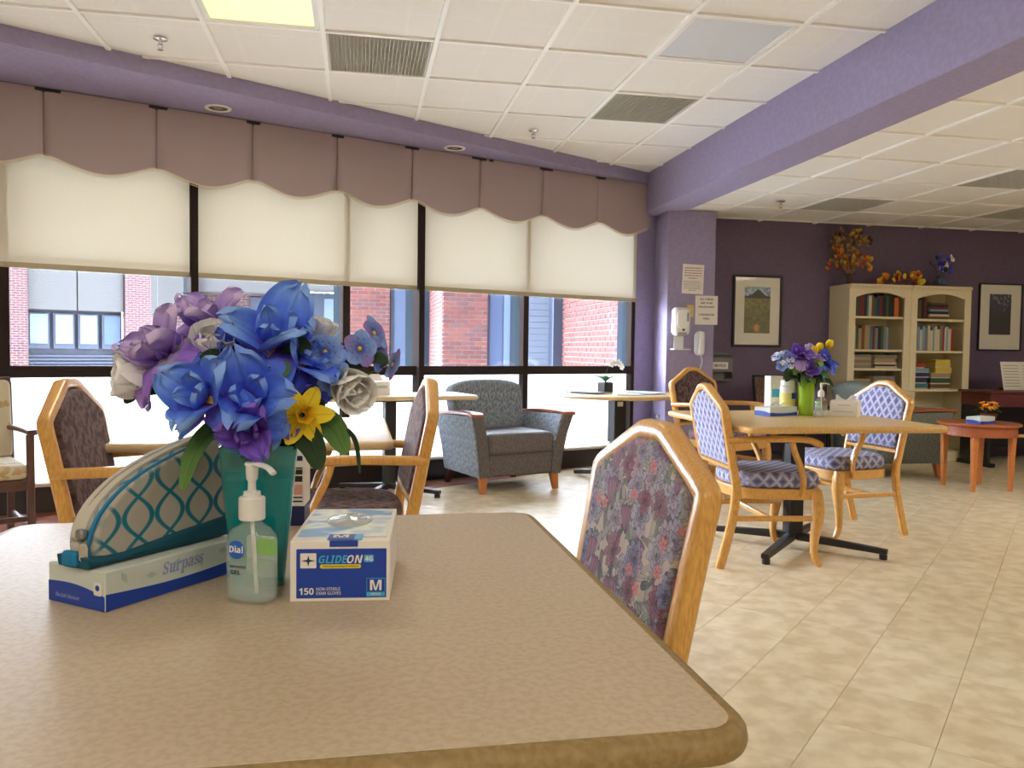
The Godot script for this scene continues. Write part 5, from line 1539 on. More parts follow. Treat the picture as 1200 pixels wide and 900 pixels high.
func right_table_things() -> void:
	mat("lime_glass", rgb(170, 214, 30), 0.05, {"alpha": 0.55})
	mat("yellow_label", rgb(226, 212, 120), 0.5)
	tissue_box("flat white and blue tissue box at the left on the right-hand table", Vector3(2.405, T, -4.43), 22.0, Vector3(0.235, 0.052, 0.115), false, true)
	tissue_box("flat blue and white tissue box on the round side table", Vector3(4.985, 0.5505, -5.86), 24.0, Vector3(0.235, 0.055, 0.115), false, false)
	# wipes
	var c := thing("wipes_canister", "white and yellow canister of wipes left of the green vase", "canister", Vector3(2.515, T, -4.50), 20.0)
	put("can", MB.new().lathe([Vector2(0, 0), Vector2(0.042, 0), Vector2(0.044, 0.004), Vector2(0.044, 0.165), Vector2(0.038, 0.172), Vector2(0, 0.172)], 28), M.white_plastic, c)
	put("label", MB.new().lathe([Vector2(0.0444, 0.02), Vector2(0.0448, 0.021), Vector2(0.0448, 0.128), Vector2(0.0444, 0.129)], 28), M.yellow_label, c)
	put("label_badge", MB.new().box(Vector3(0.004, 0.112, 0.0425), Vector3(0.036, 0.036, 0.006), 0.002), M.royal_blue, c)
	put("cap", MB.new().lathe([Vector2(0, 0.205), Vector2(0.034, 0.205), Vector2(0.040, 0.200), Vector2(0.041, 0.172), Vector2(0, 0.171)], 28), M.white_plastic, c)
	# tall carton behind
	var k := thing("tall_carton", "tall white carton standing behind the wipes canister", "carton", Vector3(2.50, T, -4.64), 10.0)
	put("carton", MB.new().box(Vector3(0, 0.112, 0), Vector3(0.09, 0.224, 0.06), 0.002), M.paper, k)
	put("print_band", MB.new().box(Vector3(0, 0.12, 0.0305), Vector3(0.07, 0.05, 0.001)), M.cyan_print, k)
	# green vase
	var v := thing("glass_vase", "lime green glass vase with blue, purple and yellow silk flowers", "vase", Vector3(2.595, T, -4.43), 0.0)
	put("glass", MB.new().lathe([Vector2(0, 0.0), Vector2(0.040, 0.0), Vector2(0.042, 0.004), Vector2(0.050, 0.195), Vector2(0.0475, 0.195), Vector2(0.040, 0.008), Vector2(0, 0.008)], 28), M.lime_glass, v)
	sanitizer("small pump bottle of blue hand gel in front of the green vase", Vector3(2.615, T, -4.305), 8.0, 0.98, false)
	# square tissue carton with a pulled tissue
	var q := thing("tissue_carton", "beige and white carton with a pulled tissue, right of the pump bottle", "tissue box", Vector3(2.80, T, -4.35), -42.0)
	put("carton", MB.new().box(Vector3(0, 0.046, 0), Vector3(0.15, 0.092, 0.125), 0.002), M.paper, q)
	put("print_band", MB.new().box(Vector3(-0.0753, 0.060, 0), Vector3(0.0008, 0.045, 0.12)), M.carton_pale, q)
	put("print_band", MB.new().box(Vector3(0, 0.030, 0.0628), Vector3(0.11, 0.004, 0.0006)).box(Vector3(0, 0.068, 0.0628), Vector3(0.07, 0.005, 0.0006)), M.leaf_grey, q)
	put("tissue", MB.new().grid(10, 6, func(u, v_): return Vector3((u - 0.5) * 0.11, 0.092 + v_ * 0.035 * (0.55 + 0.45 * sin(u * 8.0 + 1.0)), 0.018 * sin(u * 9.0) * v_)), M.tissue_white, q, 60)
	# round table: magazines and orchid
	mat("teal_cover", rgb(110, 170, 180), 0.3)
	mat("dark_cover", rgb(60, 62, 70), 0.3)
	mat("pale_cover", rgb(214, 220, 222), 0.3)
	var mags := [[Vector3(1.90, 0, -6.72), 20.0, "dark_cover", "dark magazine lying at the left of the round table"], [Vector3(1.94, 0.008, -6.68), 40.0, "dark_cover", "second dark magazine lying on the first, round table"], [Vector3(2.20, 0, -6.52), -10.0, "pale_cover", "pale magazine lying in front of the orchid pot"], [Vector3(2.40, 0, -6.62), 15.0, "teal_cover", "teal magazine lying right of the orchid, round table"], [Vector3(2.44, 0.008, -6.66), 35.0, "pale_cover", "pale magazine on top of the teal one, round table"]]
	for g in mags:
		var m := thing("magazine", g[3], "magazine", g[0] + Vector3(0, 0.7365, 0), g[1], "magazines on the round table")
		put("pages", MB.new().box(Vector3(0, 0.0035, 0), Vector3(0.205, 0.006, 0.27), 0.001), M.page, m)
		put("cover", MB.new().box(Vector3(0, 0.0072, 0), Vector3(0.21, 0.0012, 0.275), 0.0003).box(Vector3(-0.105, 0.004, 0), Vector3(0.001, 0.0075, 0.275)), M[g[2]], m)
	mat("orchid_leaf", rgb(46, 96, 58), 0.4, {"bl": Color(0.1, 0.2, 0.1)})
	mat("orchid_white", rgb(236, 236, 232), 0.6, {"bl": Color(0.4, 0.4, 0.4)})
	mat("stem_green", rgb(62, 92, 44), 0.5)
	var o := thing("potted_orchid", "small white orchid in a dark cube pot on the round table", "potted plant", Vector3(2.11, 0.7365, -6.84), 25.0)
	put("pot", MB.new().box(Vector3(0, 0.045, 0), Vector3(0.10, 0.09, 0.10), 0.006), M.black_metal, o)
	put("soil", MB.new().box(Vector3(0, 0.088, 0), Vector3(0.085, 0.010, 0.085), 0.002), M.dark_wood, o)
	for a in 6:
		var an := a * TAU / 6 + 0.3
		put("leaf", petal(0.17, 0.060, -0.9, 0.0, 0.15), M.orchid_leaf, o, 60).transform = aim(Vector3(0, 0.092, 0), Vector3(cos(an) * 0.8, 0.75, sin(an) * 0.8), Vector3(-cos(an), 1.0, -sin(an)))
	var sp := smooth([Vector3(0, 0.09, 0), Vector3(0.0, 0.19, 0.01), Vector3(0.05, 0.27, 0.02), Vector3(0.13, 0.27, 0.02), Vector3(0.19, 0.22, 0.0)], 2)
	put("flower_spike", MB.new().tube(sp, Vector2(0.0022, 0.0022), 6), M.stem_green, o)
	for k2 in 5:
		var bl := put("blossom", MB.new().ball(Vector3.ZERO, Vector3(0.006, 0.006, 0.006), 8, 5), M.yellow_print, o)
		bl.position = sp[9 + k2 * 2] + Vector3(0, -0.008, 0.006)
		for j in 5:
			var an := TAU * j / 5
			put("petal", petal(0.030, 0.026, -0.2, 0.0, 0.1), M.orchid_white, bl, 60).transform = aim(Vector3.ZERO, Vector3(cos(an), sin(an), 0.2), Vector3(0, 0, 1))

func petal(L: float, W: float, curl: float, ruffle: float, cup: float, nu := 6, nv := 8, sharp := 0.6, ph := 0.0) -> MB:
	# base at the origin, growing along +y, upper face +z; curl bends it towards +z (or away when negative)
	return MB.new().grid(nu, nv, func(u, v):
		var wd: float = 0.10 + 0.90 * pow(maxf(sin(PI * pow(v, 0.72) * 0.97), 0.0), sharp)
		if v > 0.995: wd *= 0.45
		var s: float = 2.0 * u - 1.0
		var y: float = L * v
		var z := 0.0
		if absf(curl) > 0.01:
			y = L * sin(curl * v) / curl
			z = L * (1.0 - cos(curl * v)) / curl
		z += cup * W * s * s * wd
		z += ruffle * L * sin(u * 19.0 + v * 3.0 + ph) * v * v * (0.25 + 0.75 * absf(s))
		y += ruffle * L * 0.5 * cos(u * 17.0 + ph) * v * v
		return Vector3(s * W * 0.5 * wd, y, z))

func aim(at: Vector3, dir: Vector3, nrm: Vector3) -> Transform3D:
	var y := dir.normalized()
	var z := (nrm - y * nrm.dot(y)).normalized()
	return Transform3D(Basis(y.cross(z), y, z), at)

func dye(key: String, base: Color, mid: Color, tip: Color, sd := 1) -> void:
	var n := FastNoiseLite.new()
	n.seed = sd; n.frequency = 0.16
	var tex := each_pixel(48, 64, func(x: int, y: int):
		var v: float = 1.0 - y / 63.0
		var q := v + 0.10 * n.get_noise_2d(x * 2.6, y * 0.5)
		var c := base.lerp(mid, smoothstep(0.05, 0.5, q)).lerp(tip, smoothstep(0.5, 1.0, q))
		if absf(x - 24.0) < 1.2: c = c.darkened(0.12)
		return c.lightened(0.05 * n.get_noise_2d(x, y * 0.3)))
	mat(key, Color.WHITE, 0.8, {"tex": tex, "bl": Color(0.45, 0.45, 0.45)})

func up_basis(d: Vector3, roll := 0.0) -> Basis:
	var y := d.normalized()
	var x := y.cross(Vector3(0.13, 0.21, 0.97)).normalized()
	return Basis(x, y, x.cross(y)) * Basis(Vector3.UP, roll)

func stem_to(o: Node3D, mouth: Vector3, root: Vector3, r := 0.0022) -> void:
	var a := Vector3.ZERO
	var m := mouth - o.position
	var z := root - o.position
	put("stem", MB.new().tube(smooth([a, a.lerp(m, 0.5) + Vector3(0, 0.015, 0), m, z], 2), Vector2(r, r), 6), M.stem_green, o, 60)

func iris(label: String, at: Vector3, d: Vector3, L: float, std: String, fall: String, group: String, mouth: Vector3, root: Vector3, sd: int) -> Node3D:
	var o := thing("silk_iris", label, "flower", at, 0.0, group)
	var r := RandomNumberGenerator.new()
	r.seed = sd
	var B := up_basis(d, r.randf() * TAU)
	for k in 3:
		var a := TAU * k / 3 + r.randf_range(-0.2, 0.2)
		var c := Vector3(cos(a), 0, sin(a))
		put("petal", petal(L * r.randf_range(0.95, 1.15), L * 1.05, -0.35, 0.14, 0.08, 20, 12, 0.42, r.randf() * 6), M[std], o, 170).transform = Transform3D(B, Vector3.ZERO) * aim(c * L * 0.05, c * r.randf_range(0.5, 0.95) + Vector3.UP, -c + Vector3.UP * 0.8)
		a += PI / 3
		c = Vector3(cos(a), 0, sin(a))
		put("petal", petal(L * r.randf_range(1.1, 1.3), L * 1.0, -1.9, 0.12, -0.06, 20, 12, 0.42, r.randf() * 6), M[fall], o, 170).transform = Transform3D(B, Vector3.ZERO) * aim(c * L * 0.05, c + Vector3.UP * 0.55, Vector3.UP - c * 0.4)
		put("beard", petal(L * 0.42, L * 0.16, -0.9, 0.02, 0.2, 4, 4), M.beard, o, 170).transform = Transform3D(B, Vector3(0, 0.001, 0)) * aim(c * L * 0.04 + Vector3.UP * L * 0.06, c + Vector3.UP * 0.6, Vector3.UP - c * 0.4)
		put("petal", petal(L * 0.75, L * 0.6, 0.3, 0.12, 0.10, 12, 9, 0.5, r.randf() * 6), M[std], o, 170).transform = Transform3D(B, Vector3.ZERO) * aim(Vector3.ZERO, c * 0.6 + Vector3.UP * 0.9, -c + Vector3.UP * 0.4)
	stem_to(o, mouth, root)
	return o

func rose(label: String, at: Vector3, d: Vector3, L: float, key: String, group: String, mouth: Vector3, root: Vector3, sd: int) -> void:
	var o := thing("silk_rose", label, "flower", at, 0.0, group)
	var r := RandomNumberGenerator.new()
	r.seed = sd
	var B := up_basis(d, r.randf() * TAU)
	for ring in 3:
		for k in 5 - ring:
			var a := TAU * k / (5 - ring) + ring * 0.6
			var c := Vector3(cos(a), 0, sin(a))
			var open := 0.95 - ring * 0.36
			put("petal", petal(L * (1.0 - ring * 0.1), L * (1.05 - ring * 0.15), 0.55, 0.03, 0.14, 8, 8, 0.42, r.randf() * 6), M[key], o, 170).transform = Transform3D(B, Vector3.ZERO) * aim(c * L * 0.06, c * open + Vector3.UP, -c + Vector3.UP * open)
	stem_to(o, mouth, root)

func tulip(label: String, at: Vector3, d: Vector3, L: float, key: String, group: String, mouth: Vector3, root: Vector3) -> void:
	var o := thing("silk_tulip", label, "flower", at, 0.0, group)
	var B := up_basis(d, 0.4)
	for k in 6:
		var a := TAU * k / 6
		var c := Vector3(cos(a), 0, sin(a))
		put("petal", petal(L, L * 0.72, 1.0, 0.01, 0.15, 6, 7, 0.55), M[key], o, 170).transform = Transform3D(B, Vector3.ZERO) * aim(c * L * (0.08 if k % 2 else 0.05), c * (0.75 if k % 2 else 0.6) + Vector3.UP, -c + Vector3.UP * 0.4)
	stem_to(o, mouth, root)

func floret(label: String, at: Vector3, d: Vector3, L: float, keys: Array, n: int, group: String, mouth: Vector3, root: Vector3, sd: int) -> void:
	# a cluster of n flat five-petalled florets
	var o := thing("silk_hydrangea", label, "flower", at, 0.0, group)
	var r := RandomNumberGenerator.new()
	r.seed = sd
	var B := up_basis(d)
	for i in n:
		var off := Vector3(r.randf_range(-1, 1), 0, r.randf_range(-1, 1)) * L * (0.9 if n > 1 else 0.0)
		var dd := (Vector3.UP + off / L * 0.5).normalized()
		var C := Transform3D(B, Vector3.ZERO) * Transform3D(up_basis(dd, r.randf() * TAU), off + Vector3(0, -off.length() * 0.35 + r.randf() * L * 0.2, 0))
		var f := put("floret", MB.new().ball(Vector3.ZERO, Vector3.ONE * L * 0.10, 8, 5), M.beard, o)
		f.transform = C
		for k in 5:
			var a := TAU * k / 5
			var c := Vector3(cos(a), 0, sin(a))
			put("petal", petal(L * 0.72, L * 0.70, -0.35, 0.04, 0.05, 6, 6, 0.42, k), M[keys[(i + k) % keys.size()]], f, 170).transform = aim(Vector3.ZERO, c + Vector3.UP * 0.28, Vector3.UP)
	stem_to(o, mouth, root)

func daffodil(label: String, at: Vector3, d: Vector3, L: float, group: String, mouth: Vector3, root: Vector3) -> void:
	var o := thing("silk_daffodil", label, "flower", at, 0.0, group)
	var B := up_basis(d, 0.3)
	for k in 6:
		var a := TAU * k / 6
		var c := Vector3(cos(a), 0, sin(a))
		put("petal", petal(L, L * 0.62, -0.5 - 0.2 * (k % 2), 0.04, 0.06, 6, 7, 0.6, k), M.yellow_petal, o, 170).transform = Transform3D(B, Vector3.ZERO) * aim(c * L * 0.08, c + Vector3.UP * 0.25, Vector3.UP)
	put("trumpet", MB.new().grid(18, 5, func(u, v):
		var a: float = u * TAU
		var rr: float = L * (0.14 + 0.16 * v + 0.03 * v * sin(a * 6.0))
		return B * Vector3(cos(a) * rr, L * (0.05 + 0.5 * v), sin(a) * rr)), M.yellow_deep, o, 60)
	stem_to(o, mouth, root)

func blade(called: String, pts: Array, W: float, nrm: Vector3, key: String, o: Node3D) -> void:
	var P := smooth(pts, 2)
	var m := MB.new()
	var n := P.size() - 1
	m.grid(4, n, func(u, v):
		var i: int = clampi(roundi(v * n), 0, n)
		var t: Vector3 = (P[mini(i + 1, n)] - P[maxi(i - 1, 0)]).normalized()
		var s: Vector3 = t.cross(nrm).normalized()
		var w: float = W * pow(maxf(sin(PI * (0.08 + 0.90 * v)), 0.0), 0.8)
		return P[i] + s * (u - 0.5) * w + nrm * (0.18 * w * pow(2 * u - 1, 2)))
	put(called, m, M[key], o, 170)

func small_things() -> void:
	dye("blue_petal", rgb(104, 70, 206), rgb(70, 108, 230), rgb(118, 158, 244), 2)
	dye("blue_fall", rgb(120, 84, 206), rgb(82, 122, 236), rgb(132, 174, 246), 3)
	dye("deep_petal", rgb(56, 44, 160), rgb(52, 72, 200), rgb(84, 112, 226), 4)
	dye("purple_petal", rgb(120, 84, 190), rgb(176, 148, 220), rgb(206, 186, 232), 5)
	dye("purple_fall", rgb(220, 210, 236), rgb(150, 108, 216), rgb(176, 144, 226), 6)
	dye("violet_petal", rgb(96, 44, 160), rgb(110, 70, 190), rgb(126, 96, 208), 7)
	dye("white_petal", rgb(226, 228, 214), rgb(244, 243, 241), rgb(248, 247, 247), 8)
	dye("sky_petal", rgb(50, 70, 160), rgb(112, 146, 220), rgb(136, 166, 226), 9)
	dye("lilac_petal", rgb(70, 80, 150), rgb(128, 126, 196), rgb(146, 120, 190), 10)
	dye("yellow_petal", rgb(206, 170, 20), rgb(240, 210, 40), rgb(246, 222, 70), 11)
	dye("yellow_deep", rgb(214, 160, 10), rgb(236, 188, 20), rgb(244, 206, 40), 12)
	dye("leaf_green", rgb(36, 64, 30), rgb(66, 104, 48), rgb(98, 134, 66), 13)
	dye("dark_leaf", rgb(20, 34, 22), rgb(34, 56, 34), rgb(48, 76, 44), 14)
	dye("lime_leaf", rgb(60, 96, 30), rgb(110, 150, 44), rgb(140, 172, 60), 15)
	mat("beard", rgb(206, 172, 80), 0.8)
	var g := "silk flowers in the teal vase"
	var mo := Vector3(-0.140, 0.955, -1.315)
	var rt := Vector3(-0.140, 0.905, -1.315)
	iris("pale purple silk iris at the top left of the bouquet", Vector3(-0.236, 1.130, -1.40), Vector3(-0.15, 1, 0.5), 0.064, "purple_petal", "purple_petal", g, mo + Vector3(-0.02, 0, -0.02), rt + Vector3(-0.02, 0, -0.02), 1)
	iris("lavender silk iris with long falling petals at the far left of the bouquet", Vector3(-0.285, 1.082, -1.33), Vector3(-0.55, 0.8, 0.5), 0.074, "purple_petal", "purple_fall", g, mo + Vector3(-0.03, 0, 0.0), rt + Vector3(-0.02, 0, 0), 2)
	iris("large bright blue silk iris, topmost blue one", Vector3(-0.122, 1.098, -1.305), Vector3(0.05, 0.8, 0.6), 0.088, "blue_fall", "blue_fall", g, mo + Vector3(0.01, 0, 0.0), rt + Vector3(0.01, 0, 0), 3)
	iris("deep blue silk iris half hidden in the middle of the bouquet", Vector3(-0.180, 1.070, -1.33), Vector3(-0.1, 0.7, 0.7), 0.066, "deep_petal", "deep_petal", g, mo, rt, 4)
	iris("sky blue silk iris leaning to the lower left", Vector3(-0.212, 1.020, -1.25), Vector3(-0.5, 0.45, 0.8), 0.070, "blue_fall", "blue_fall", g, mo + Vector3(-0.02, 0, 0.03), rt + Vector3(-0.01, 0, 0.02), 5)
	iris("blue silk iris facing front in the centre of the bouquet", Vector3(-0.152, 1.022, -1.245), Vector3(0.05, 0.35, 1), 0.072, "blue_petal", "blue_fall", g, mo + Vector3(0, 0, 0.03), rt + Vector3(0, 0, 0.02), 6)
	iris("small violet and blue silk iris hanging lowest over the vase rim", Vector3(-0.152, 0.985, -1.228), Vector3(-0.05, -0.15, 1), 0.050, "violet_petal", "blue_petal", g, mo + Vector3(-0.01, 0.0, 0.03), rt + Vector3(-0.01, 0, 0.02), 7)
	iris("violet silk iris low on the right of the bouquet centre", Vector3(-0.116, 1.005, -1.300), Vector3(0.35, 0.1, 0.8), 0.060, "violet_petal", "deep_petal", g, mo + Vector3(0.02, 0, 0.02), rt + Vector3(0.01, 0, 0.02), 8)
	iris("blue silk iris at the right of the topmost one", Vector3(-0.080, 1.072, -1.30), Vector3(0.5, 0.5, 0.6), 0.062, "blue_petal", "deep_petal", g, mo + Vector3(0.02, 0, 0.0), rt + Vector3(0.01, 0, 0), 9)
	rose("white silk blossom at the left edge of the bouquet", Vector3(-0.305, 1.050, -1.345), Vector3(-0.9, 0.1, 0.35), 0.066, "white_petal", g, mo + Vector3(-0.03, 0, -0.01), rt + Vector3(-0.02, 0, 0), 10)
	rose("white silk blossom between the purple and blue irises", Vector3(-0.222, 1.078, -1.355), Vector3(0.1, 0.8, 0.7), 0.064, "white_petal", g, mo + Vector3(-0.01, 0, -0.01), rt + Vector3(-0.01, 0, 0), 11)
	rose("large white silk blossom at the lower right of the bouquet", Vector3(-0.020, 1.046, -1.31), Vector3(0.4, -0.35, 0.8), 0.062, "white_petal", g, mo + Vector3(0.03, 0, 0.0), rt + Vector3(0.02, 0, 0), 12)
	rose("pale blossom peeking out behind the topmost blue iris", Vector3(-0.062, 1.110, -1.37), Vector3(0.3, 0.8, 0.2), 0.040, "white_petal", g, mo + Vector3(0.02, 0, -0.02), rt + Vector3(0.02, 0, -0.02), 13)
	daffodil("yellow silk daffodil low in front of the bouquet", Vector3(-0.080, 0.998, -1.262), Vector3(0.25, 0.1, 1), 0.046, g, mo + Vector3(0.02, 0, 0.02), rt + Vector3(0.02, 0, 0.02))
	floret("pair of light blue silk blossoms on the right of the bouquet", Vector3(-0.036, 1.090, -1.30), Vector3(0.3, 0.25, 0.9), 0.042, ["sky_petal", "sky_petal"], 3, g, mo + Vector3(0.03, 0, 0), rt + Vector3(0.02, 0, 0), 14)
	floret("lilac blue silk blossom at the upper right of the bouquet", Vector3(0.006, 1.115, -1.335), Vector3(0.5, 0.3, 0.7), 0.044, ["lilac_petal", "sky_petal"], 3, g, mo + Vector3(0.03, 0, -0.02), rt + Vector3(0.02, 0, -0.01), 15)
	floret("single drooping blue silk blossom, rightmost of the bouquet", Vector3(0.050, 1.075, -1.36), Vector3(0.9, -0.3, 0.4), 0.040, ["sky_petal", "lilac_petal"], 1, g, mo + Vector3(0.03, 0, -0.02), rt + Vector3(0.02, 0, -0.02), 16)
	# foliage of the near bouquet
	var f := thing("silk_foliage", "green silk leaves and stems rising from the teal vase", "foliage", mo)
	blade("leaf", [Vector3(-0.01, -0.02, 0.02), Vector3(-0.05, 0.035, 0.05), Vector3(-0.085, 0.0, 0.085), Vector3(-0.10, -0.06, 0.10)], 0.034, Vector3(-0.3, 0.5, 0.8).normalized(), "leaf_green", f)
	blade("leaf", [Vector3(0.02, -0.02, 0.02), Vector3(0.06, 0.03, 0.03), Vector3(0.10, 0.03, 0.03), Vector3(0.125, -0.02, 0.03)], 0.050, Vector3(0.0, 0.5, 0.8).normalized(), "leaf_green", f)
	blade("leaf", [Vector3(0.02, -0.02, 0.03), Vector3(0.05, 0.02, 0.05), Vector3(0.075, 0.0, 0.055), Vector3(0.085, -0.04, 0.05)], 0.044, Vector3(0.1, 0.4, 0.9).normalized(), "dark_leaf", f)
	blade("leaf", [Vector3(-0.04, 0.03, -0.01), Vector3(-0.12, 0.08, -0.02), Vector3(-0.19, 0.075, -0.03), Vector3(-0.21, 0.055, -0.03)], 0.036, Vector3(0.2, 0.7, 0.7).normalized(), "dark_leaf", f)
	blade("leaf", [Vector3(0.02, 0.03, -0.03), Vector3(0.09, 0.10, -0.03), Vector3(0.17, 0.13, -0.03), Vector3(0.19, 0.12, -0.03)], 0.030, Vector3(-0.2, 0.7, 0.7).normalized(), "dark_leaf", f)
	var r := RandomNumberGenerator.new()
	r.seed = 9
	for k in 16:
		var a := TAU * k / 16.0
		var c := Vector3(cos(a), 0, sin(a) * 0.7)
		var h := r.randf_range(0.05, 0.16)
		blade("leaf", [c * 0.02 + Vector3(0, -0.05, 0), c * 0.04 + Vector3(0, h * 0.5, 0), c * 0.07 + Vector3(0, h, 0), c * 0.10 + Vector3(0, h * 0.9, 0)], 0.036, (Vector3(0, 0.5, 0.9) - c * 0.3).normalized(), "dark_leaf" if k % 3 else "leaf_green", f)
	for k in 12:
		var a := TAU * k / 12.0
		var c := Vector3(cos(a), 0, sin(a))
		put("stem", MB.new().tube([c * 0.02 + Vector3(0, -0.06, 0), c * 0.035 + Vector3(0, 0.0, 0), c * 0.06 + Vector3(0, 0.06, 0)], Vector2(0.002, 0.002), 5), M.dark_leaf, f)
	blade("leaf", [Vector3(0.125, 0.02, 0.03), Vector3(0.14, 0.0, 0.03), Vector3(0.145, -0.05, 0.03)], 0.008, Vector3(0.2, 0.3, 0.9).normalized(), "dark_leaf", f)
	# bouquet on the right-hand table
	var g2 := "silk flowers in the lime green vase"
	var m2 := Vector3(2.595, 0.935, -4.43)
	var r2 := Vector3(2.595, 0.80, -4.43)
	floret("pale blue and cream silk hydrangea, left in the green vase", Vector3(2.435, 1.062, -4.42), Vector3(-0.5, 0.5, 0.7), 0.05, ["sky_petal", "sky_petal", "white_petal"], 7, g2, m2, r2, 21)
	iris("purple silk iris left of centre in the green vase", Vector3(2.535, 1.075, -4.41), Vector3(-0.2, 0.8, 0.6), 0.084, "violet_petal", "purple_petal", g2, m2, r2, 22)
	iris("purple silk iris in the centre of the green vase", Vector3(2.605, 1.058, -4.43), Vector3(0.1, 0.7, 0.7), 0.084, "purple_petal", "violet_petal", g2, m2, r2, 23)
	iris("low purple silk iris in the green vase", Vector3(2.575, 1.005, -4.38), Vector3(0, 0.3, 1), 0.06, "violet_petal", "purple_petal", g2, m2, r2, 24)
	iris("deep blue silk iris right of centre in the green vase", Vector3(2.685, 1.050, -4.42), Vector3(0.4, 0.6, 0.7), 0.078, "deep_petal", "blue_petal", g2, m2, r2, 25)
	floret("round blue silk blossom at the front of the green vase", Vector3(2.660, 1.003, -4.37), Vector3(0.2, 0.3, 1), 0.04, ["blue_petal", "blue_fall"], 5, g2, m2, r2, 26)
	floret("blue silk hydrangea at the right of the green vase", Vector3(2.745, 1.030, -4.41), Vector3(0.6, 0.3, 0.7), 0.048, ["deep_petal", "blue_petal"], 7, g2, m2, r2, 27)
	tulip("yellow silk tulip, left of three in the green vase", Vector3(2.640, 1.085, -4.44), Vector3(0.0, 1, 0.2), 0.062, "yellow_petal", g2, m2, r2)
	tulip("yellow silk tulip, middle of three in the green vase", Vector3(2.688, 1.105, -4.46), Vector3(0.1, 1, 0.1), 0.062, "yellow_petal", g2, m2, r2)
	tulip("yellow silk tulip, highest and rightmost of three", Vector3(2.738, 1.125, -4.45), Vector3(0.3, 1, 0.1), 0.062, "yellow_petal", g2, m2, r2)
	tulip("small magenta silk bud above the purple irises", Vector3(2.522, 1.105, -4.44), Vector3(-0.1, 1, 0.1), 0.04, "violet_petal", g2, m2, r2)
	var f2 := thing("silk_foliage", "green silk leaves in the lime green vase", "foliage", m2)
	for k in 22:
		var a := TAU * k / 22.0 + r.randf() * 0.2
		var c := Vector3(cos(a), 0, sin(a))
		var h := r.randf_range(-0.02, 0.11)
		var l := r.randf_range(0.08, 0.15)
		blade("leaf", [c * 0.02 + Vector3(0, -0.08, 0), c * 0.045 + Vector3(0, h * 0.4 + 0.02, 0), c * l * 0.75 + Vector3(0, h + 0.02, 0), c * l + Vector3(0, h - 0.02, 0)], 0.05, (Vector3(0, 0.6, 0.8) - c * 0.2).normalized(), ["leaf_green", "dark_leaf", "lime_leaf"][k % 3], f2)
	# flower pot on the side table
	mat("terracotta", rgb(120, 66, 46), 0.6)
	dye("orange_petal", rgb(200, 96, 12), rgb(232, 140, 26), rgb(244, 178, 50), 31)
	dye("rust_petal", rgb(130, 40, 16), rgb(190, 70, 24), rgb(214, 110, 40), 32)
	dye("gold_petal", rgb(160, 110, 20), rgb(206, 156, 40), rgb(226, 190, 80), 33)
	dye("brown_leaf", rgb(50, 34, 22), rgb(78, 54, 34), rgb(96, 70, 44), 35)
	dye("straw_petal", rgb(110, 80, 40), rgb(160, 124, 70), rgb(190, 158, 100), 34)
	var pt := thing("flower_pot", "small pot of orange flowers on the round side table", "potted plant", Vector3(5.20, 0.5505, -6.02))
	put("pot", MB.new().lathe([Vector2(0, 0), Vector2(0.045, 0), Vector2(0.062, 0.06), Vector2(0.066, 0.066), Vector2(0.058, 0.068), Vector2(0.05, 0.058), Vector2(0, 0.056)], 24), M.terracotta, pt)
	for k in 9:
		var a := TAU * k / 9.0
		var q := Vector3(cos(a) * 0.05, 0.10 + 0.02 * (k % 3), sin(a) * 0.05) if k < 8 else Vector3(0, 0.14, 0)
		var hd := put("blossom", MB.new().ball(Vector3.ZERO, Vector3.ONE * 0.008, 8, 5), M.beard, pt)
		hd.transform = Transform3D(up_basis(q), q)
		for j in 7:
			var b := TAU * j / 7
			var c := Vector3(cos(b), 0, sin(b))
			put("petal", petal(0.034, 0.024, 0.4, 0.04, 0.1, 4, 5), M.orange_petal, hd, 170).transform = aim(Vector3.ZERO, c + Vector3.UP * 0.6, Vector3.UP - c)
	for k in 6:
		var a := TAU * k / 6.0 + 0.4
		var c := Vector3(cos(a), 0, sin(a))
		blade("leaf", [c * 0.02 + Vector3(0, 0.06, 0), c * 0.07 + Vector3(0, 0.10, 0), c * 0.12 + Vector3(0, 0.08, 0)], 0.03, Vector3.UP, "dark_leaf", pt)
	# decorations on top of the bookcases
	arrangement("tall dried arrangement with red and gold autumn leaves on the left bookcase", Vector3(4.92, 1.8035, -7.64), 0.46, 0.21, 120, ["rust_petal", "gold_petal", "straw_petal", "orange_petal"], "straw_petal", 41, 0)
	arrangement("low autumn leaf garland with yellow leaves between the two bookcase ornaments", Vector3(5.50, 1.8035, -7.62), 0.11, 0.22, 26, ["orange_petal", "gold_petal", "rust_petal", "yellow_petal"], "rust_petal", 42, 1)
	arrangement("blue and white vase with dark flowers on the right bookcase", Vector3(5.98, 1.8035, -7.66), 0.20, 0.12, 22, ["deep_petal", "deep_petal", "white_petal", "dark_leaf"], "dark_leaf", 43, 2)

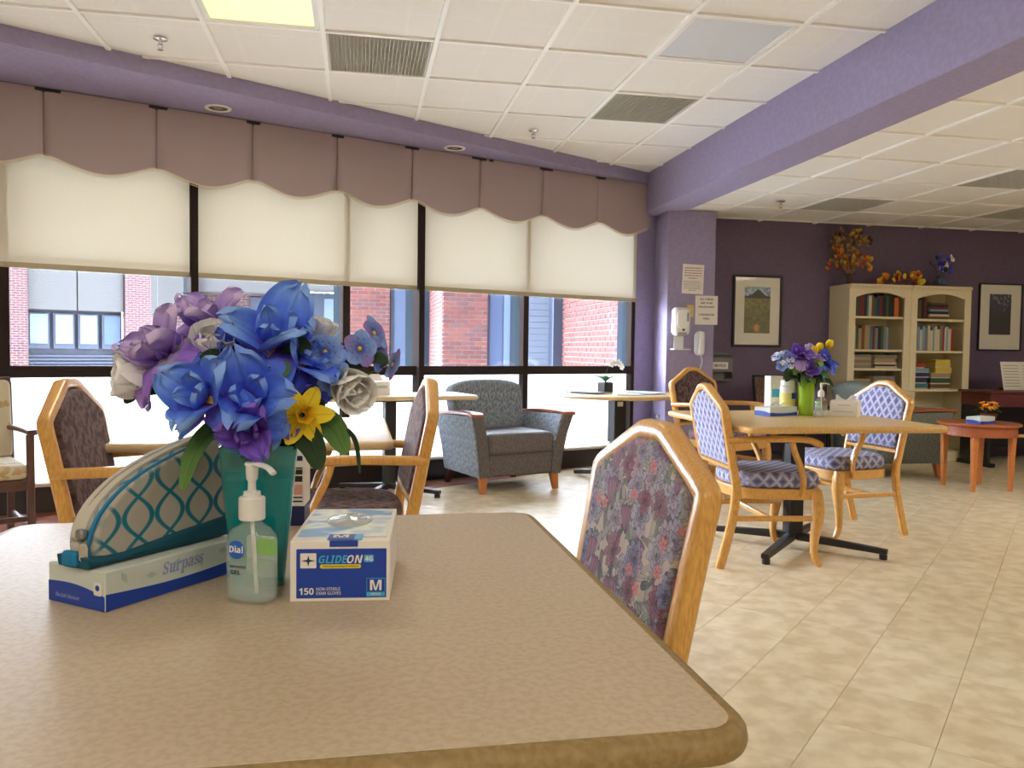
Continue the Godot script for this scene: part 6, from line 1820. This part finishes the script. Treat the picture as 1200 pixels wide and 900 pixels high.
func arrangement(label: String, at: Vector3, h: float, w: float, n: int, keys: Array, twig: String, sd: int, kind: int) -> void:
	var o := thing(["dried_arrangement", "leaf_garland", "flower_vase"][kind], label, "decoration", at)
	var r := RandomNumberGenerator.new()
	r.seed = sd
	mat("china", rgb(120, 134, 160), 0.25, {"tex": noise_tex(0.05, [rgb(120, 130, 170), Color.WHITE], [0.4, 0.6], 97, 128), "tri": Vector3(10, 10, 10)})
	var base := 0.0
	if kind == 0:
		put("vase", MB.new().lathe([Vector2(0, 0), Vector2(0.035, 0), Vector2(0.022, 0.03), Vector2(0.028, 0.09), Vector2(0.036, 0.11), Vector2(0, 0.105)], 20), M.brown_cloth, o)
		base = 0.10
	elif kind == 2:
		put("vase", MB.new().lathe([Vector2(0, 0), Vector2(0.045, 0), Vector2(0.07, 0.035), Vector2(0.066, 0.07), Vector2(0.035, 0.10), Vector2(0.045, 0.118), Vector2(0, 0.112)], 26), M.china, o)
		base = 0.11
	for k in n:
		var p := Vector3()
		if kind == 1:
			p = Vector3(r.randf_range(-w, w), r.randf_range(0.02, h), r.randf_range(-0.05, 0.05))
		else:
			var a := r.randf() * TAU
			var v := sqrt(r.randf())
			p = Vector3(cos(a) * w * v, base + r.randf_range(0.03, h - 0.02), sin(a) * w * v * 0.6)
		var d := (p - Vector3(0, base * 0.6, 0)).normalized()
		var L := r.randf_range(0.035, 0.065) if kind == 0 else r.randf_range(0.05, 0.085) if kind != 2 else r.randf_range(0.04, 0.06)
		var key: String = keys[r.randi() % keys.size()]
		if kind == 0 and p.y < 0.30: key = ["rust_petal", "orange_petal", "gold_petal", "straw_petal"][k % 4]
		if kind == 0 and p.y > 0.36: key = ["straw_petal", "gold_petal", "straw_petal", "brown_leaf"][k % 4]
		put("leaf", petal(L, L * 0.8, r.randf_range(-0.8, 0.4), 0.12, 0.05, 6, 6, 0.5, r.randf() * 6), M[key], o, 170).transform = aim(p, d + Vector3(r.randf() - 0.5, r.randf() - 0.5, r.randf() - 0.5) * 0.8, Vector3(r.randf() - 0.5, 0.3, 1.0))
	for k in (22 if kind == 0 else 6):
		var a := r.randf() * TAU
		var end := Vector3(cos(a) * w * 1.1, base + h * r.randf_range(0.5, 1.0), sin(a) * w * 0.6) if kind != 1 else Vector3(r.randf_range(-w, w), h * 0.5, 0.0)
		var st := Vector3(0, base * 0.7, 0) if kind != 1 else Vector3(r.randf_range(-w, w), 0.01, 0)
		put("twig", MB.new().tube(smooth([st, st.lerp(end, 0.5) + Vector3(0, 0.03, 0), end], 1), Vector2(0.002, 0.002), 5), M[twig], o)
